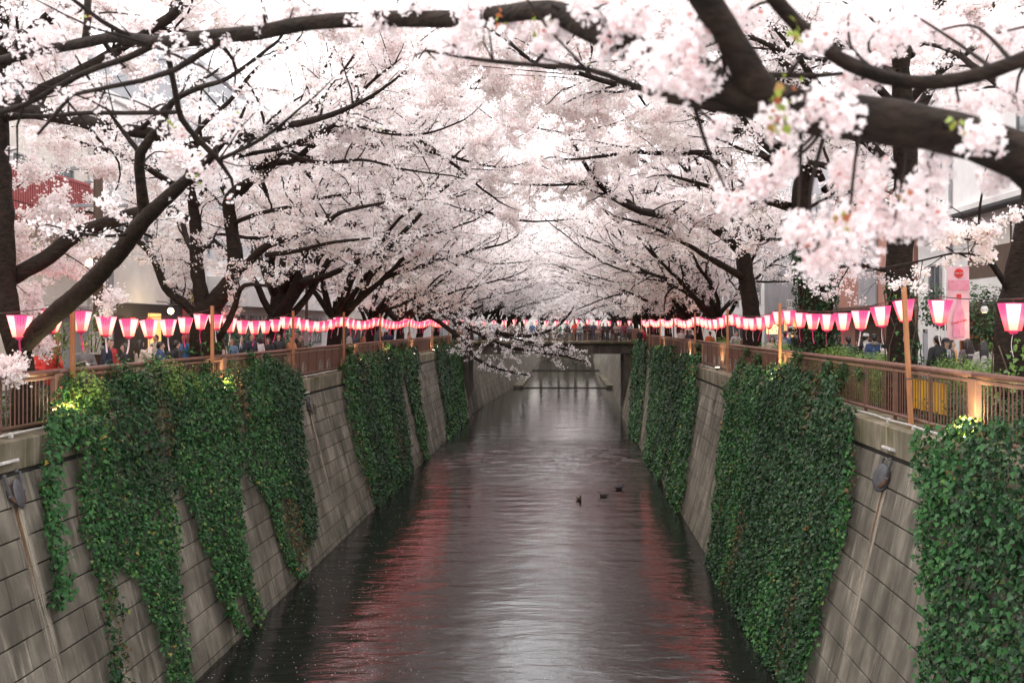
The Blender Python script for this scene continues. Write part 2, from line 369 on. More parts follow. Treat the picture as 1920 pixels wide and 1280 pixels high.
sheet('riverbed', [(-14,-14,-1.1),(10,-14,-1.1),(10,425,-1.1),(-14,425,-1.1)], M['mortar'])
for (y, za, zb, xa, xb) in ((131,-1.0,.118,-6.75,6.12),(178,-.9,.298,-5.85,5.92)):
    o = MB().box(xa, xb, y-.06, y-.002, za, zb-.01).build('weir', M['bridge']); o['kind'] = 'structure'
for (xa, xb, y0, y1) in ((-7.6,-5.6,131,160),(5.4,6.6,131,160)):
    o = MB().box(xa, xb, y0, y1, -.5, .36).build('ledge', M['cope']); o['kind'] = 'structure'
root = empty('canal_wall', (0,231,0)); tag(root, 'cross wall where the canal turns out of sight beyond the bridge', 'wall')
mb = MB(); bk = MB().box(-8,8.5,.2,1.6,-.6,6.15)
for r_ in range(11):
    for q_ in range(16): mb.bbox(-7.9+q_*1.02, -7.9+q_*1.02+1.0, 0, .22, -.6+r_*.6, -.02+r_*.6, .012)
bk.build('backing', M['mortar'], root); o = mb.build('block_courses', M['wall'], root); o['kind'] = 'stuff'
sheet('ground', [(-10.4,232,6.12),(6.8,232,6.12),(6.8,426,6.12),(-10.4,426,6.12)], M['soil'])
# street level on both banks, reaching the horizon
sheet('ground', [(-900,-60,6.16),(-10.4,-60,6.16),(-10.4,425,6.16),(-900,425,6.16)], M['soil'])
sheet('ground', [(6.8,-60,6.24),(900,-60,6.24),(900,425,6.24),(6.8,425,6.24)], M['soil'])
sheet('ground', [(-900,425,6.2),(900,425,6.2),(900,2500,6.2),(-900,2500,6.2)], M['soil'])
sheet('street', [(-18.6,-30,6.2),(-12.2,-30,6.2),(-12.2,420,6.2),(-18.6,420,6.2)], M['asphalt'])
sheet('street', [(8.6,-30,6.28),(14.6,-30,6.28),(14.6,420,6.28),(8.6,420,6.28)], M['asphalt'])
for (x0, x1, z) in ((-12.2,-12.05,6.2),(8.45,8.6,6.28)):
    o = MB().box(x0, x1, -30, 420, z-.1, z+.12).build('kerb', M['cope']); o['kind'] = 'structure'

# ivy outlines in the photo (also used to know which blocks stay hidden)
IVY = [ # side, label, density, outline
 ('L','thin ivy strand hanging at the far left beside the oval drain flap', [(52,778),(112,762),(90,870),(98,1000),(106,1100),(100,1142),(74,1132),(80,1080),(64,990),(60,880)]),
 ('L','widest ivy curtain on left wall with two long pointed tails', [(85,800),(140,745),(240,705),(330,700),(335,770),(312,880),(319,987),(330,1119),(332,1194),(347,1285),(300,1285),(296,1250),(270,1160),(240,1085),(210,1059),(199,1075),(210,1175),(232,1285),(192,1285),(172,1137),(150,1025),(123,864)]),
 ('L','ivy curtain with forked lower end, middle of left wall foreground', [(328,702),(440,700),(450,800),(442,886),(446,950),(450,1010),(465,1100),(486,1162),(470,1172),(454,1137),(439,1100),(431,1137),(459,1184),(424,1172),(397,1122),(379,1055),(356,980),(334,924),(316,880),(322,780)]),
 ('L','ivy curtain reaching the water just before the bare block bay', [(440,700),(490,672),(552,700),(560,800),(563,856),(575,912),(586,987),(577,1017),(560,1044),(557,1089),(536,1072),(514,1010),(491,942),(465,915),(444,880),(450,790)]),
 ('L','broad ivy curtain beyond the bare block bay, left wall', [(633,690),(650,664),(742,655),(752,760),(770,880),(755,915),(705,948),(690,930),(665,860),(645,770)]),
 ('L','narrow ivy curtain beside the broad one, left wall middle distance', [(743,656),(772,650),(786,760),(800,855),(790,864),(768,765)]),
 ('L','last ivy curtain on left wall before the bridge', [(807,646),(858,648),(866,720),(873,790),(860,815),(835,822),(830,766)]),
 ('R','last ivy curtain on right wall beside the bridge', [(1192,635),(1219,640),(1211,740),(1202,828),(1193,826),(1183,803),(1187,720)]),
 ('R','second ivy curtain from the bridge on right wall', [(1226,652),(1276,650),(1270,740),(1261,828),(1244,902),(1226,895),(1213,860),(1222,740)]),
 ('R','third ivy curtain from the bridge, thin, on right wall', [(1284,662),(1320,668),(1311,760),(1287,930),(1281,962),(1262,966),(1254,900),(1261,800),(1275,700)]),
 ('R','large ivy curtain filling right wall below the brown railing', [(1372,728),(1400,690),(1500,690),(1570,715),(1622,770),(1621,856),(1614,950),(1599,1025),(1557,1126),(1550,1175),(1539,1231),(1520,1290),(1456,1290),(1445,1231),(1404,1226),(1370,1182),(1359,1137),(1330,1065),(1344,987),(1351,912),(1360,820)]),
 ('R','nearest ivy curtain at right edge with large pale green leaves', [(1748,832),(1800,800),(1990,800),(1990,1400),(1735,1400),(1741,1280),(1752,1137),(1737,1085),(1752,912)]),
]
def inside(poly, x, y):
    x = np.asarray(x); y = np.asarray(y); r = np.zeros(x.shape, bool); n = len(poly)
    for i in range(n):
        x0, y0 = poly[i]; x1, y1 = poly[(i+1) % n]
        c = ((y0 > y) != (y1 > y))
        with np.errstate(divide='ignore', invalid='ignore'): xi = (x1-x0)*(y-y0)/((y1-y0) if y1 != y0 else 1e-9)+x0
        r ^= c & (x < xi)
    return r
IVYW = [(s, lab, [(LW if s == 'L' else RW).hit(*q) for q in po]) for s, lab, po in IVY]

# canal walls built of cast blocks in courses
CH, BLN, CAPH = .56, 1.02, .62
def block_mesh(L, H):
    j = .012; a, c, t, d = L/2-j, H/2-j, .05, .012
    vs = [(-a,-c,-t),(a,-c,-t),(a,c,-t),(-a,c,-t),(-a,-c,0),(a,-c,0),(a,c,0),(-a,c,0),(-a+d,-c+d,d),(a-d,-c+d,d),(a-d,c-d,d),(-a+d,c-d,d)]
    fs = [(8,9,10,11),(4,5,9,8),(5,6,10,9),(6,7,11,10),(7,4,8,11),(0,1,5,4),(1,2,6,5),(2,3,7,6),(3,0,4,7)]
    return vs, fs
def make_wall(side, WP, label, y0=9.5, y1=YB0):
    root = empty('canal_wall', WP.at(y0, WP.len)); tag(root, label, 'wall')
    inv = Matrix.Translation(-root.location)
    mb = MB(); a, b_ = WP.at(y0,-.0,-.07), WP.at(y1,0,-.07); c, d = WP.at(y1,WP.len+.8,-.07), WP.at(y0,WP.len+.8,-.07); off = -WP.n*1.5
    vs = [q-root.location for q in (a,b_,c,d,a+off,b_+off,c+off,d+off)]
    mb.add(vs, [(0,1,2,3),(7,6,5,4),(0,4,5,1),(1,5,6,2),(2,6,7,3),(3,7,4,0)]).build('backing', M['mortar'], root)
    # coping band: pieces about 6 m long
    yy = y0
    sx = 1 if WP.n.x > 0 else -1
    while yy < y1-.1:
        L = min(6.1, y1-yy); mb = MB()
        x0, x1 = sorted((WP.T.x+sx*.16, WP.T.x-sx*.75))
        mb.bbox(x0, x1, yy+.006, yy+L-.006, WP.T.z-CAPH+.06, WP.T.z, .02, inv).build('coping', M['cope'], root)
        yy += L
    v = CAPH+.03; row = 0; near = []; vs0, fs0 = block_mesh(BLN, CH); bme = bpy.data.meshes.new('stone_block'); bme.from_pydata(vs0, [], fs0); bme.materials.append(M['wall'])
    rest = MB()
    polys = [po for s, _, po in IVYW if s == side]
    cand = []
    while v < WP.len+.5:
        u = y0 + (BLN/2 if row % 2 else 0) + rng.uniform(-.12,.12)
        while u < y1-BLN/2:
            uc, vc = u+BLN/2, v+CH/2
            hid = any(inside(po, np.array([uc-.4,uc+.4,uc]), np.array([vc,vc,vc])).all() for po in polys)
            p = WP.at(uc, vc); px = 1060+FPX*p.x/p.y; py = 609+FPX*(EYE-p.z)/p.y
            vis = (-60 < px < 1980) and py < 1330 and not hid and p.z > -.1
            cand.append((p.y if vis else 1e6+p.y, uc, vc)); u += BLN
        v += CH; row += 1
    cand.sort()
    for i, (k, uc, vc) in enumerate(cand):
        h = rng.uniform(-.006,.007); mtx = WP.mat(uc, vc, h)
        if i < 300 and k < 1e5:
            o = bpy.data.objects.new('stone_block', bme); COL.objects.link(o); o.parent = root; o.matrix_local = inv @ mtx
        else: rest.add([inv @ mtx @ Vector(q) for q in vs0], fs0)
    o = rest.build('block_courses', M['wall'], root); o['kind'] = 'stuff'
    return root
make_wall('L', LW, 'sloping left canal wall of grey cast blocks with a plain coping band')
make_wall('R', RW, 'sloping right canal wall of grey cast blocks streaked with dark weathering')
# walls beyond the bridge
def far_wall(pts, side, label):
    s = 1 if side == 'L' else -1
    root = empty('canal_wall', (pts[0][0], pts[0][1], 0)); tag(root, label, 'wall'); off = root.location
    mb = MB(); back = MB()
    for (xa, ya), (xb, yb) in zip(pts[:-1], pts[1:]):
        Ls = math.hypot(xb-xa, yb-ya); nb = max(1, int(Ls/1.6))
        A0 = Vector((xa,ya,-.5)); B0 = Vector((xb,yb,-.5)); dz = Vector((-s*1.3,0,6.1))
        back.add([q-off for q in (A0+Vector((-s*.06,0,0)), B0+Vector((-s*.06,0,0)), B0+dz+Vector((-s*.06,0,0)), A0+dz+Vector((-s*.06,0,0)), A0+Vector((-s*2,0,0)), B0+Vector((-s*2,0,0)), B0+dz+Vector((-s*2,0,0)), A0+dz+Vector((-s*2,0,0)))],
                 [(0,1,2,3),(7,6,5,4),(0,4,5,1),(1,5,6,2),(2,6,7,3),(3,7,4,0)])
        for i in range(nb):
            for r in range(10):
                a = A0.lerp(B0, (i+.006)/nb)+dz*((r+.02)/10); b2 = A0.lerp(B0, (i+.994)/nb)+dz*((r+.02)/10)
                c = b2+dz*.096; d = a+dz*.096; h = Vector((-s*.08,0,0))
                mb.add([q-off for q in (a,b2,c,d,a+h,b2+h,c+h,d+h)], [(0,1,2,3),(0,4,5,1),(1,5,6,2),(2,6,7,3),(3,7,4,0)])
    back.build('backing', M['mortar'], root); o = mb.build('block_courses', M['wall'], root); o['kind'] = 'stuff'
far_wall([(-8.63,YB0),(-7.9,110),(-6.7,131),(-5.8,178),(-5.4,236)], 'L', 'left canal wall seen beyond the bridge with pale stains')
far_wall([(5.1,YB0),(5.5,110),(6.1,131),(5.9,178),(6.2,236)], 'R', 'right canal wall seen beyond the bridge')

# bridge: slab girder, parapet rails, end pillars
br = empty('footbridge', (-2, YB0, 5.6)); tag(br, 'low concrete girder bridge crossing the canal, crowded with people', 'bridge'); BO = Vector((2,-YB0,-5.6)); T = Matrix.Translation(BO)
MB().bbox(-10.4, 6.9, YB0+.3, YB1, 5.62, 6.55, .03, T).build('girder', M['bridge'], br)
MB().bbox(-10.6, 7.1, YB0, YB1+.3, 6.553, 6.78, .03, T).build('deck', M['cope'], br)
for x in (-10.1, 6.2):
    MB().bbox(x, x+.75, YB0+.02, YB0+.6, 6.78, 7.95, .04, T).build('end_pillar', M['railpost'], br)
bar = MB(); 
MB().tube([BO+Vector((-9.3,YB0+.25,7.86)), BO+Vector((6.2,YB0+.25,7.86))], .045, 8).build('top_rail', M['rail'], br)
MB().tube([BO+Vector((-9.3,YB0+.25,7.55)), BO+Vector((6.2,YB0+.25,7.55))], .03, 6).build('middle_rail', M['rail'], br)
MB().tube([BO+Vector((-9.3,YB0+.25,6.88)), BO+Vector((6.2,YB0+.25,6.88))], .03, 6).build('bottom_rail', M['rail'], br)
pm = MB().box(-.03,.03,-.03,.03,-.56,.56).mesh('post', M['rail'])
for i in range(12): link('post', pm, br, loc=Vector((-9.2+i*1.39, YB0+.25, 7.33))+BO)
bm_ = MB().box(-.009,.009,-.009,.009,-.33,.33).mesh('baluster', M['rail'])
for i in range(112): link('baluster', bm_, br, loc=Vector((-9.2+i*.138, YB0+.25, 7.21))+BO)
for x0, x1 in ((-10.4,-9.0),(5.4,6.9)):
    MB().box(x0, x1, YB0+.4, YB1-.1, 0, 5.62, T).build('abutment', M['bridge'], br)

# floating petals
n = 2600
xy = np.column_stack([rng.uniform(-8.5,4.9,n), 22+rng.beta(1,2.2,n)*45]); xy = xy[(rng.random(n) < np.where(xy[:,0] < -3.5, 1, .25))]
n = len(xy); a = rng.uniform(0, 6.28, n); r = rng.uniform(.008,.02,n)
C = np.column_stack([xy, np.full(n, .006)]); e1 = np.column_stack([np.cos(a), np.sin(a), np.zeros(n)])*r[:,None]; e2 = np.column_stack([-np.sin(a), np.cos(a), np.zeros(n)])*r[:,None]*.8
V = np.stack([C-e1-e2*.3, C+e1*.2-e2, C+e1+e2*.2, C-e1*.1+e2], 1).reshape(-1,3)
o = link('floating_petals', big_mesh('floating_petals', V, np.arange(4*n).reshape(-1,4), M['petal'])); tag(o, 'white cherry petals scattered on the dark canal water', 'petals', kind='stuff')
# ---------------------------------------------------------------- ivy on the walls
LEAF = np.array([(0,0,0),(-.46,.22,.06),(-.25,.46,.0),(0,1,-.06),(.25,.46,.0),(.46,.22,.06),(0,.40,-.05)])
LEAFF = np.array([(0,6,1),(1,6,2),(2,6,3),(3,6,4),(4,6,5),(5,6,0)])
LEAF4 = np.array([(0,0,0),(-.42,.30,.05),(0,1,-.05),(.42,.30,.05)]); LEAF4F = np.array([(0,3,1),(1,3,2)])
def leaves(C, Nn, size, down, detail=True, tilt=.55, spread=.6):
    "leaf blades at points C (n,3), facing Nn with random tilt, tips hanging towards down"
    n = len(C); B = LEAF if detail else LEAF4; F = LEAFF if detail else LEAF4F
    nn = np.asarray(Nn)+rng.normal(0, tilt, (n,3)); nn /= np.linalg.norm(nn, axis=1)[:,None]
    dd = np.asarray(down)+rng.normal(0, spread, (n,3)); dd -= nn*(dd*nn).sum(1)[:,None]; dd /= np.linalg.norm(dd, axis=1)[:,None]+1e-9
    ss = np.cross(dd, nn); s = size*rng.uniform(.5, 1.4, n)
    V = C[:,None,:] + s[:,None,None]*(B[None,:,0,None]*ss[:,None,:] + B[None,:,1,None]*dd[:,None,:] + B[None,:,2,None]*nn[:,None,:])
    FF = (F[None]+ (np.arange(n)*len(B))[:,None,None]).reshape(-1, 3)
    return V.reshape(-1,3), FF
leafme = bpy.data.meshes.new('leaf'); leafme.from_pydata([tuple(v*.115) for v in LEAF], [], [tuple(int(i) for i in f) for f in LEAFF]); leafme.materials.append(M['ivy'])
def ivy_curtain(k, side, label, poly):
    WP = LW if side == 'L' else RW
    pu = [q[0] for q in poly]; pv = [q[1] for q in poly]; A = (max(pu)-min(pu))*(max(pv)-min(pv)); Y = np.mean(pu)
    near = Y < 21; dens, size = (430,.088) if Y < 24 else (360,.095) if Y < 40 else (170,.125) if Y < 62 else (95,.16)
    n = int(A*dens*1.1); u = rng.uniform(min(pu), max(pu), n); v = rng.uniform(min(pv), max(pv), n)
    wob = .12*(vnoise(u*1.1+9, v*1.3, k)-.5)*2 + .09*(vnoise(u*4, v*4, k+50)-.5)*2
    ok = inside(poly, u+wob*.6, v+wob); 
    hole = vnoise(u*1.6, v*.9, k+7)*.6+vnoise(u*4.5, v*3, k+9)*.4
    ok &= (hole > .17) | (rng.random(n) < .25)
    dry = vnoise(u*.9+2, v*.22, k+31) > .86; ok &= ~dry | (rng.random(n) < .42)
    u, v, wob, dry = u[ok], v[ok], wob[ok], dry[ok]; n = len(u)
    u += rng.normal(0, .035, n); v += np.abs(rng.normal(0, .05, n))*np.where(rng.random(n) < .5, 1, -1)
    lump = vnoise(u*.9, v*.55, k+3)*.15+vnoise(u*2.6, v*1.5, k+5)*.15
    # top ledge of the curtain swells over the coping
    lump += np.where(v < .9, .16, 0)
    ivymid = (v > min(pv)+.4)
    h = .03+lump*rng.uniform(.1, 1.0, n)**.5 + rng.uniform(0, .08, n)
    T, d, N = np.array(WP.T), np.array(WP.d), np.array(WP.n)
    C = T+u[:,None]*np.array([0,1,0])+v[:,None]*d+h[:,None]*N
    base = np.array([C[:,0].mean(), C[:,1].mean(), max(0, C[:,2].min())]); root = empty('ivy', base); tag(root, label, 'ivy', 'ivy curtains hanging on the canal walls')
    V, F = leaves(C-base, N*1.0+np.array([0,-.25,.55]), size, tilt=.75, down=d+np.array([0,0,-.3]), detail=Y < 25)
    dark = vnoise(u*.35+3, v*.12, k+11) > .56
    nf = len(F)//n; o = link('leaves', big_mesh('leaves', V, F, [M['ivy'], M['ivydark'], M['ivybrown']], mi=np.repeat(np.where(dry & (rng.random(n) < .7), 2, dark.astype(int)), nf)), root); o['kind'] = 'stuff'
    if near:       # the curtain nearest the camera shows its biggest leaves one by one
        mtx_n = Vector(N); cnt = 0
        for q in rng.permutation(n)[:900]:
            p = Vector(C[q]); px = 1060+FPX*p.x/p.y; py = 609+FPX*(EYE-p.z)/p.y
            if not (0 < px < 1920 and py < 1280): continue
            z = (Vector(N)+Vector((rng.normal(0,.3), -.35+rng.normal(0,.3), .45+rng.normal(0,.3)))).normalized()
            y = (Vector(d)+Vector(rng.normal(0,.45,3))); y = (y-z*y.dot(z)).normalized(); x = y.cross(z)
            mt = Matrix((x, y, z)).transposed().to_4x4()@Matrix.Scale(rng.uniform(.75,1.25), 4); mt.translation = p-Vector(base)+Vector(N)*rng.uniform(.05,.12)
            o = bpy.data.objects.new('leaf', leafme); COL.objects.link(o); o.parent = root; o.matrix_local = mt; cnt += 1
            if cnt >= 300: break
    # woody runners
    mb = MB()
    for i in range(int(min(40, 6+A/3))):
        q = rng.integers(n); uu = u[q]; v0 = v[q]; pts = []
        for s in range(6): pts.append(WP.at(uu+.05*math.sin(s*1.7+i), v0+s*.3, .05)-Vector(base))
        vv = np.array([v0+s*.3 for s in range(6)]); good = inside(poly, np.full(6, uu), vv)
        pts = [p for p, g_ in zip(pts, good) if g_]
        if len(pts) > 1: mb.tube(pts, .011, 4)
    if mb.v: mb.build('runner', M['stem'], root)['kind'] = 'stuff'
    return root
for k, (s, lab, po) in enumerate(IVYW): ivy_curtain(k, s, lab, po)

def leaf_mass(name, label, cat, blobs, m, size, dens, group=None, loc=None, stems=True, detail=False, kind=None, trunk=None):
    "a bushy plant: leaves filling overlapping blobs (cx,cy,cz,rx,ry,rz), with stems inside"
    b0 = np.array(loc if loc is not None else (blobs[0][0], blobs[0][1], min(b[2]-b[5] for b in blobs)))
    root = empty(name, b0); tag(root, label, cat, group, kind)
    Cs = []; Ns = []
    for (cx,cy,cz,rx,ry,rz) in blobs:
        n = int(dens*4*math.pi*((rx*ry)**1.6/3+(rx*rz)**1.6/3+(ry*rz)**1.6/3)**(1/1.6))
        q = rng.normal(0,1,(n,3)); q /= np.linalg.norm(q, axis=1)[:,None]; rr = rng.uniform(.45,1.12,n)**.6
        lump = .8+.4*vnoise(q[:,0]*2.5+9, q[:,1]*2.5+q[:,2]*2+9, int(n) % 97)
        Cs.append(np.array([cx,cy,cz])+q*rr[:,None]*lump[:,None]*np.array([rx,ry,rz])); Ns.append(q+np.array([0,0,.6]))
    C = np.vstack(Cs); Nn = np.vstack(Ns)
    V, F = leaves(C-b0, Nn, size, np.array([0,0,.35]), detail, .5, .9)
    o = link('leaves', big_mesh('leaves', V, F, m), root); o['kind'] = 'stuff'
    if stems:
        mb = MB()
        for (cx,cy,cz,rx,ry,rz) in blobs:
            for i in range(5):
                e = Vector((cx+rng.uniform(-.7,.7)*rx, cy+rng.uniform(-.7,.7)*ry, cz+rng.uniform(.1,.8)*rz))-Vector(b0)
                f = Vector((cx+rng.uniform(-.2,.2)*rx, cy+rng.uniform(-.2,.2)*ry, cz-rz))-Vector(b0)
                mb.tube([f, f.lerp(e,.5)+Vector(rng.normal(0,.04,3)), e], [.012,.009,.004], 4)
        mb.build('stem', M['stem'], root)['kind'] = 'stuff'
    return root

# ivy climbing the railings
XLF, ZLR, XRF, ZRR = -10.52, 7.33, 6.95, 7.45
def on_rail(side, px, py, off=.12):
    x = (XLF+off) if side == 'L' else (XRF-off); Y = x*FPX/(px-1060); return P(px, py, Y)
CLIMB = [('L',[(285,690,20),(300,715,26),(275,735,30)],'bushy clump over the left railing above the widest curtain'),('L',[(385,690,12),(380,715,16),(392,740,20)],'ivy tuft climbing the left railing left of the wide pale post'),
 ('L',[(470,668,11),(480,690,15),(500,705,24),(530,712,26)],'ivy climbing the left railing right of the wide pale post'),('L',[(500,668,7),(508,685,9)],'small ivy tuft topping the left railing'),
 ('L',[(655,655,9),(660,680,13),(640,690,8)],'ivy climbing the left railing beside the fourth lantern pole'),('L',[(725,648,7),(735,655,9),(755,650,8),(745,662,12)],'ivy climbing the far left railing in three tufts'),
 ('L',[(815,640,5),(830,642,9),(850,646,9)],'ivy topping the far left railing near the bridge'),
 ('L',[(125,720,16),(140,735,22),(112,745,14),(190,720,16),(230,705,18)],'leafy clump over the near left railing beside the floodlight'),
 ('R',[(1497,665,13),(1490,690,18),(1485,715,14)],'ivy climbing the right railing beside the wide pale post'),('R',[(1420,672,10),(1418,690,12),(1400,660,8),(1393,680,11)],'two ivy tufts climbing the right railing'),
 ('R',[(1552,688,13),(1580,695,14),(1545,710,14),(1570,715,18),(1612,700,9)],'ivy spilling through the right railing bars'),('R',[(1309,650,7),(1310,668,10)],'ivy tuft on the far right railing'),
 ('R',[(1207,636,7),(1212,650,8),(1255,655,8),(1262,668,9)],'ivy topping the far right railing near the bridge')]
for side, bl, lab in CLIMB:
    blobs = []
    for px, py, r in bl:
        p = on_rail(side, px, py); rr = r*p.y/FPX*.95; blobs.append((p.x, p.y, p.z, min(.22, rr*.7)+.05, rr*1.6, rr*1.25))
    leaf_mass('ivy', lab, 'ivy', blobs, M['ivy'], .075 if blobs[0][1] < 40 else .12, 230 if blobs[0][1] < 40 else 110, 'ivy climbing the railings', detail=blobs[0][1] < 30)

# ---------------------------------------------------------------- railings, section by section between the wide pale posts
PK = .15
pkm = MB(); pkm.bbox(-.008,.008,-.015,.015,-.47,-.05,.003); pkm.bbox(-.006,.006,-.021,.021,-.052,.44,.003)
pk_me = pkm.mesh('picket', M['rail']); post_me = MB().bbox(-.035,.035,-.03,.03,-.62,.5,.008).mesh('post', M['rail'])
wide_me = MB().bbox(-.06,.06,-.16,.16,-.62,.50,.012).mesh('wide_post', M['railpost'])
thin_me = MB().bbox(-.018,.018,-.018,.018,-.60,.5,.004).mesh('post', M['rail'])
def railing(side, y0, y1, label, style):
    x, zr, zt = (XLF, ZLR, ZLT) if side == 'L' else (XRF, ZRR, ZRT)
    zc = zt+.6; s = 1 if side == 'L' else -1
    root = empty('railing', (x, y0, zt)); tag(root, label, 'railing', 'railings along the canal edge')
    L = y1-y0; k = zc-zt
    MB().tube([(0,.0,zr-zt),(0,L,zr-zt)], .062, 12).build('top_rail', M['rail'], root)
    MB().bbox(-.03,.03,.17,L-.02,zr-zt-.135,zr-zt-.075,.008).build('upper_bar', M['railpost'], root)
    MB().tube([(0,.17,.14),(0,L-.02,.14)], .04, 8).build('bottom_rail', M['rail'], root)
    link('wide_post', wide_me, root, loc=(0, .0, k))
    if style == 'picket':
        npost = max(1, int(round(L/2.1)))
        for i in range(1, npost): link('post', post_me, root, loc=(0, L*i/npost, k))
        n = int((L-.5)/PK)
        for i in range(n): link('picket', pk_me, root, loc=(rng.normal(0,.003), .32+i*PK, k+.005))
    elif style == 'sheet':
        npost = max(1, int(round(L/1.45)))
        for i in range(1, npost): link('post', thin_me, root, loc=(s*.02, L*i/npost, k))
        mb = MB()
        for i in range(npost): mb.box(-.006,.006, L*i/npost+.03+(.15 if i == 0 else 0), L*(i+1)/npost-.03, .17, zr-zt-.137)
        mb.build('infill_sheet', M['mesh'], root)
        # wire flower ornaments in some bays
        om = MB()
        for i in range(0, npost, 1):
            if i % 3 == 2: continue
            c = L*(i+.5)/npost
            for r_ in (.34,.24,.14): om.tube([(s*.012, c+r_*math.cos(a_), .20+r_*1.2*math.sin(a_)) for a_ in np.linspace(0, math.pi, 9)], .007, 4)
        if om.v: om.build('arch_ornament', M['pipe'], root)
    else:
        mb = MB()
        n = int((L-.5)/.15)
        for i in range(n): mb.box(-.012,.012,.32+i*.15,.37+i*.15,.15,zr-zt-.1)
        o = mb.build('pickets', M['rail'], root); o['kind'] = 'stuff'
        for i in range(1, int(L/2)): link('post', thin_me, root, loc=(0, i*2., k))
    return root
LS = [(10.0,'picket','nearest brown picket railing on left bank, cut by the left edge'),(20.6,'picket','brown picket railing on left bank behind the bushy ivy'),(30.6,'picket','left bank railing from the wide pale lit post to the bare block bay'),
      (38,'sheet','left bank railing with dark infill sheets above the bare block bay'),(49,'sheet','left bank sheet railing beside the yellow-lit ivy'),(57,'sheet','left bank railing above the broad ivy curtain'),(67,'far','left bank railing near the last ivy curtain'),(79,'far','last left bank railing before the bridge'),(91.5,'','')]
for (a, st, lab), (b_, _, _) in zip(LS[:-1], LS[1:]): railing('L', a, b_, lab, st)
RS = [(9.0,'picket','nearest brown picket railing on right bank, partly outside the picture'),(16.9,'picket','right bank picket railing in front of the yellow sheet, overgrown by ivy'),
      (31.2,'sheet','right bank railing with dark infill sheets and arch ornaments'),(50,'sheet','right bank sheet railing beyond the arch ornaments'),(57.5,'sheet','right bank railing between two ivy curtains'),(69,'far','right bank railing far along, before the last ivy'),(79,'far','last right bank railing before the bridge'),(91.5,'','')]
for (a, st, lab), (b_, _, _) in zip(RS[:-1], RS[1:]): railing('R', a, b_, lab, st)
# conduits along the copings
for x, z, y0, y1, lab in ((XLT-.1,ZLT+.07,12,21.5,'white conduit pipe on the near left coping'),(XLT-.1,ZLT+.07,36,44.8,'white conduit pipe on the left coping above the bare block bay'),(XRT+.12,ZRT+.06,17.2,23,'white conduit pipe on the right coping beneath the near railing'),(XRT+.12,ZRT+.06,44,52,'thin conduit on the right coping far along')):
    root = empty('conduit', (x, y0, z)); tag(root, lab, 'pipe'); L = y1-y0
    MB().tube([(.01*math.sin(i), L*i/8, .01*math.cos(i*2)) for i in range(9)], .022, 8).build('pipe', M['pipe'], root)
    cm = MB().bbox(-.035,.035,-.03,.03,-.07,.03,.005).mesh('clamp', M['pipe'])
    for i in range(int(L/1.5)): link('clamp', cm, root, loc=(0, .5+i*1.5, 0))

# ---------------------------------------------------------------- drain flaps and slots on the walls
def drain_flap(side, px, py, label, turn, stain=((.42,.37,.29),.42,4.6), stain2=((.16,.085,.04),.16,2.2)):
    WP = LW if side == 'L' else RW; u, v = WP.hit(px, py); mt = WP.mat(u, v, .03)
    root = empty('drain_flap'); root.matrix_world = mt; tag(root, label, 'drain flap', 'cast iron drain flaps on the canal walls')
    mb = MB(); mb.ell((0,0,.10), (.19,.29,.05), 20, 8, Matrix.Rotation(R(turn), 3, 'Y')); mb.build('flap', M['iron'], root)
    MB().tube([(0,-.02,.02),(0,0,.08)], .21, 16).build('pipe_mouth', M['rust'], root)
    hm = MB().bbox(-.025,.025,-.19,.19,-.02,.03,.006).mesh('hinge_arm', M['iron'])
    for x, y, rz in ((-.23,.16,6),(.21,.2,-14)): link('hinge_arm', hm, root, loc=(x, y, .06), rot=(0,0,R(rz)))
    bo = MB().ell((0,0,0), (.04,.04,.04), 8, 6).mesh('bolt', M['iron'])
    for x, y in ((-.24,.36),(.17,.40),(.23,.02),(-.22,-.02)): link('bolt', bo, root, loc=(x, y, .06))
    MB().bbox(-.30,.22,.56,.62,-.02,.14,.012).build('drip_ledge', M['pipe'], root)
    for (col_, w, L), x, h in ((stain, .03, .0), (stain2, -.04, .003)):       # lime and rust run-off below the flap
        MB().box(-w/2,w/2,-L,0,-.001,.0).build('runoff_stain', stainmat('run-off stain', col_, L, w), root, loc=(x,-.2,h))
drain_flap('L', 22, 928, 'oval grey iron drain flap near the left edge of left wall', 8)
drain_flap('R', 1664, 898, 'oval grey iron drain flap hanging half open on right wall', 38)
drain_flap('L', 577, 765, 'small rusty drain flap on the bare bay of left wall', 10)
for px, py, lab, s in ((590,765,'small dark square drain opening on left wall bay','L'),(797,708,'small dark drain opening on left wall near the last curtain','L'),(1340,757,'small square drain opening on right wall bay','R')):
    WP = LW if s == 'L' else RW; u, v = WP.hit(px, py); root = empty('drain_opening'); root.matrix_world = WP.mat(u, v, .02); tag(root, lab, 'drain')
    mb = MB(); mb.box(-.16,.16,-.2,-.15,0,.03); mb.box(-.16,.16,.15,.2,0,.03); mb.box(-.16,-.11,-.15,.15,0,.03); mb.box(.11,.16,-.15,.15,0,.03); mb.build('frame', M['cope'], root)
    MB().box(-.109,.109,-.149,.149,-.004,.010).build('opening', M['dark'], root)

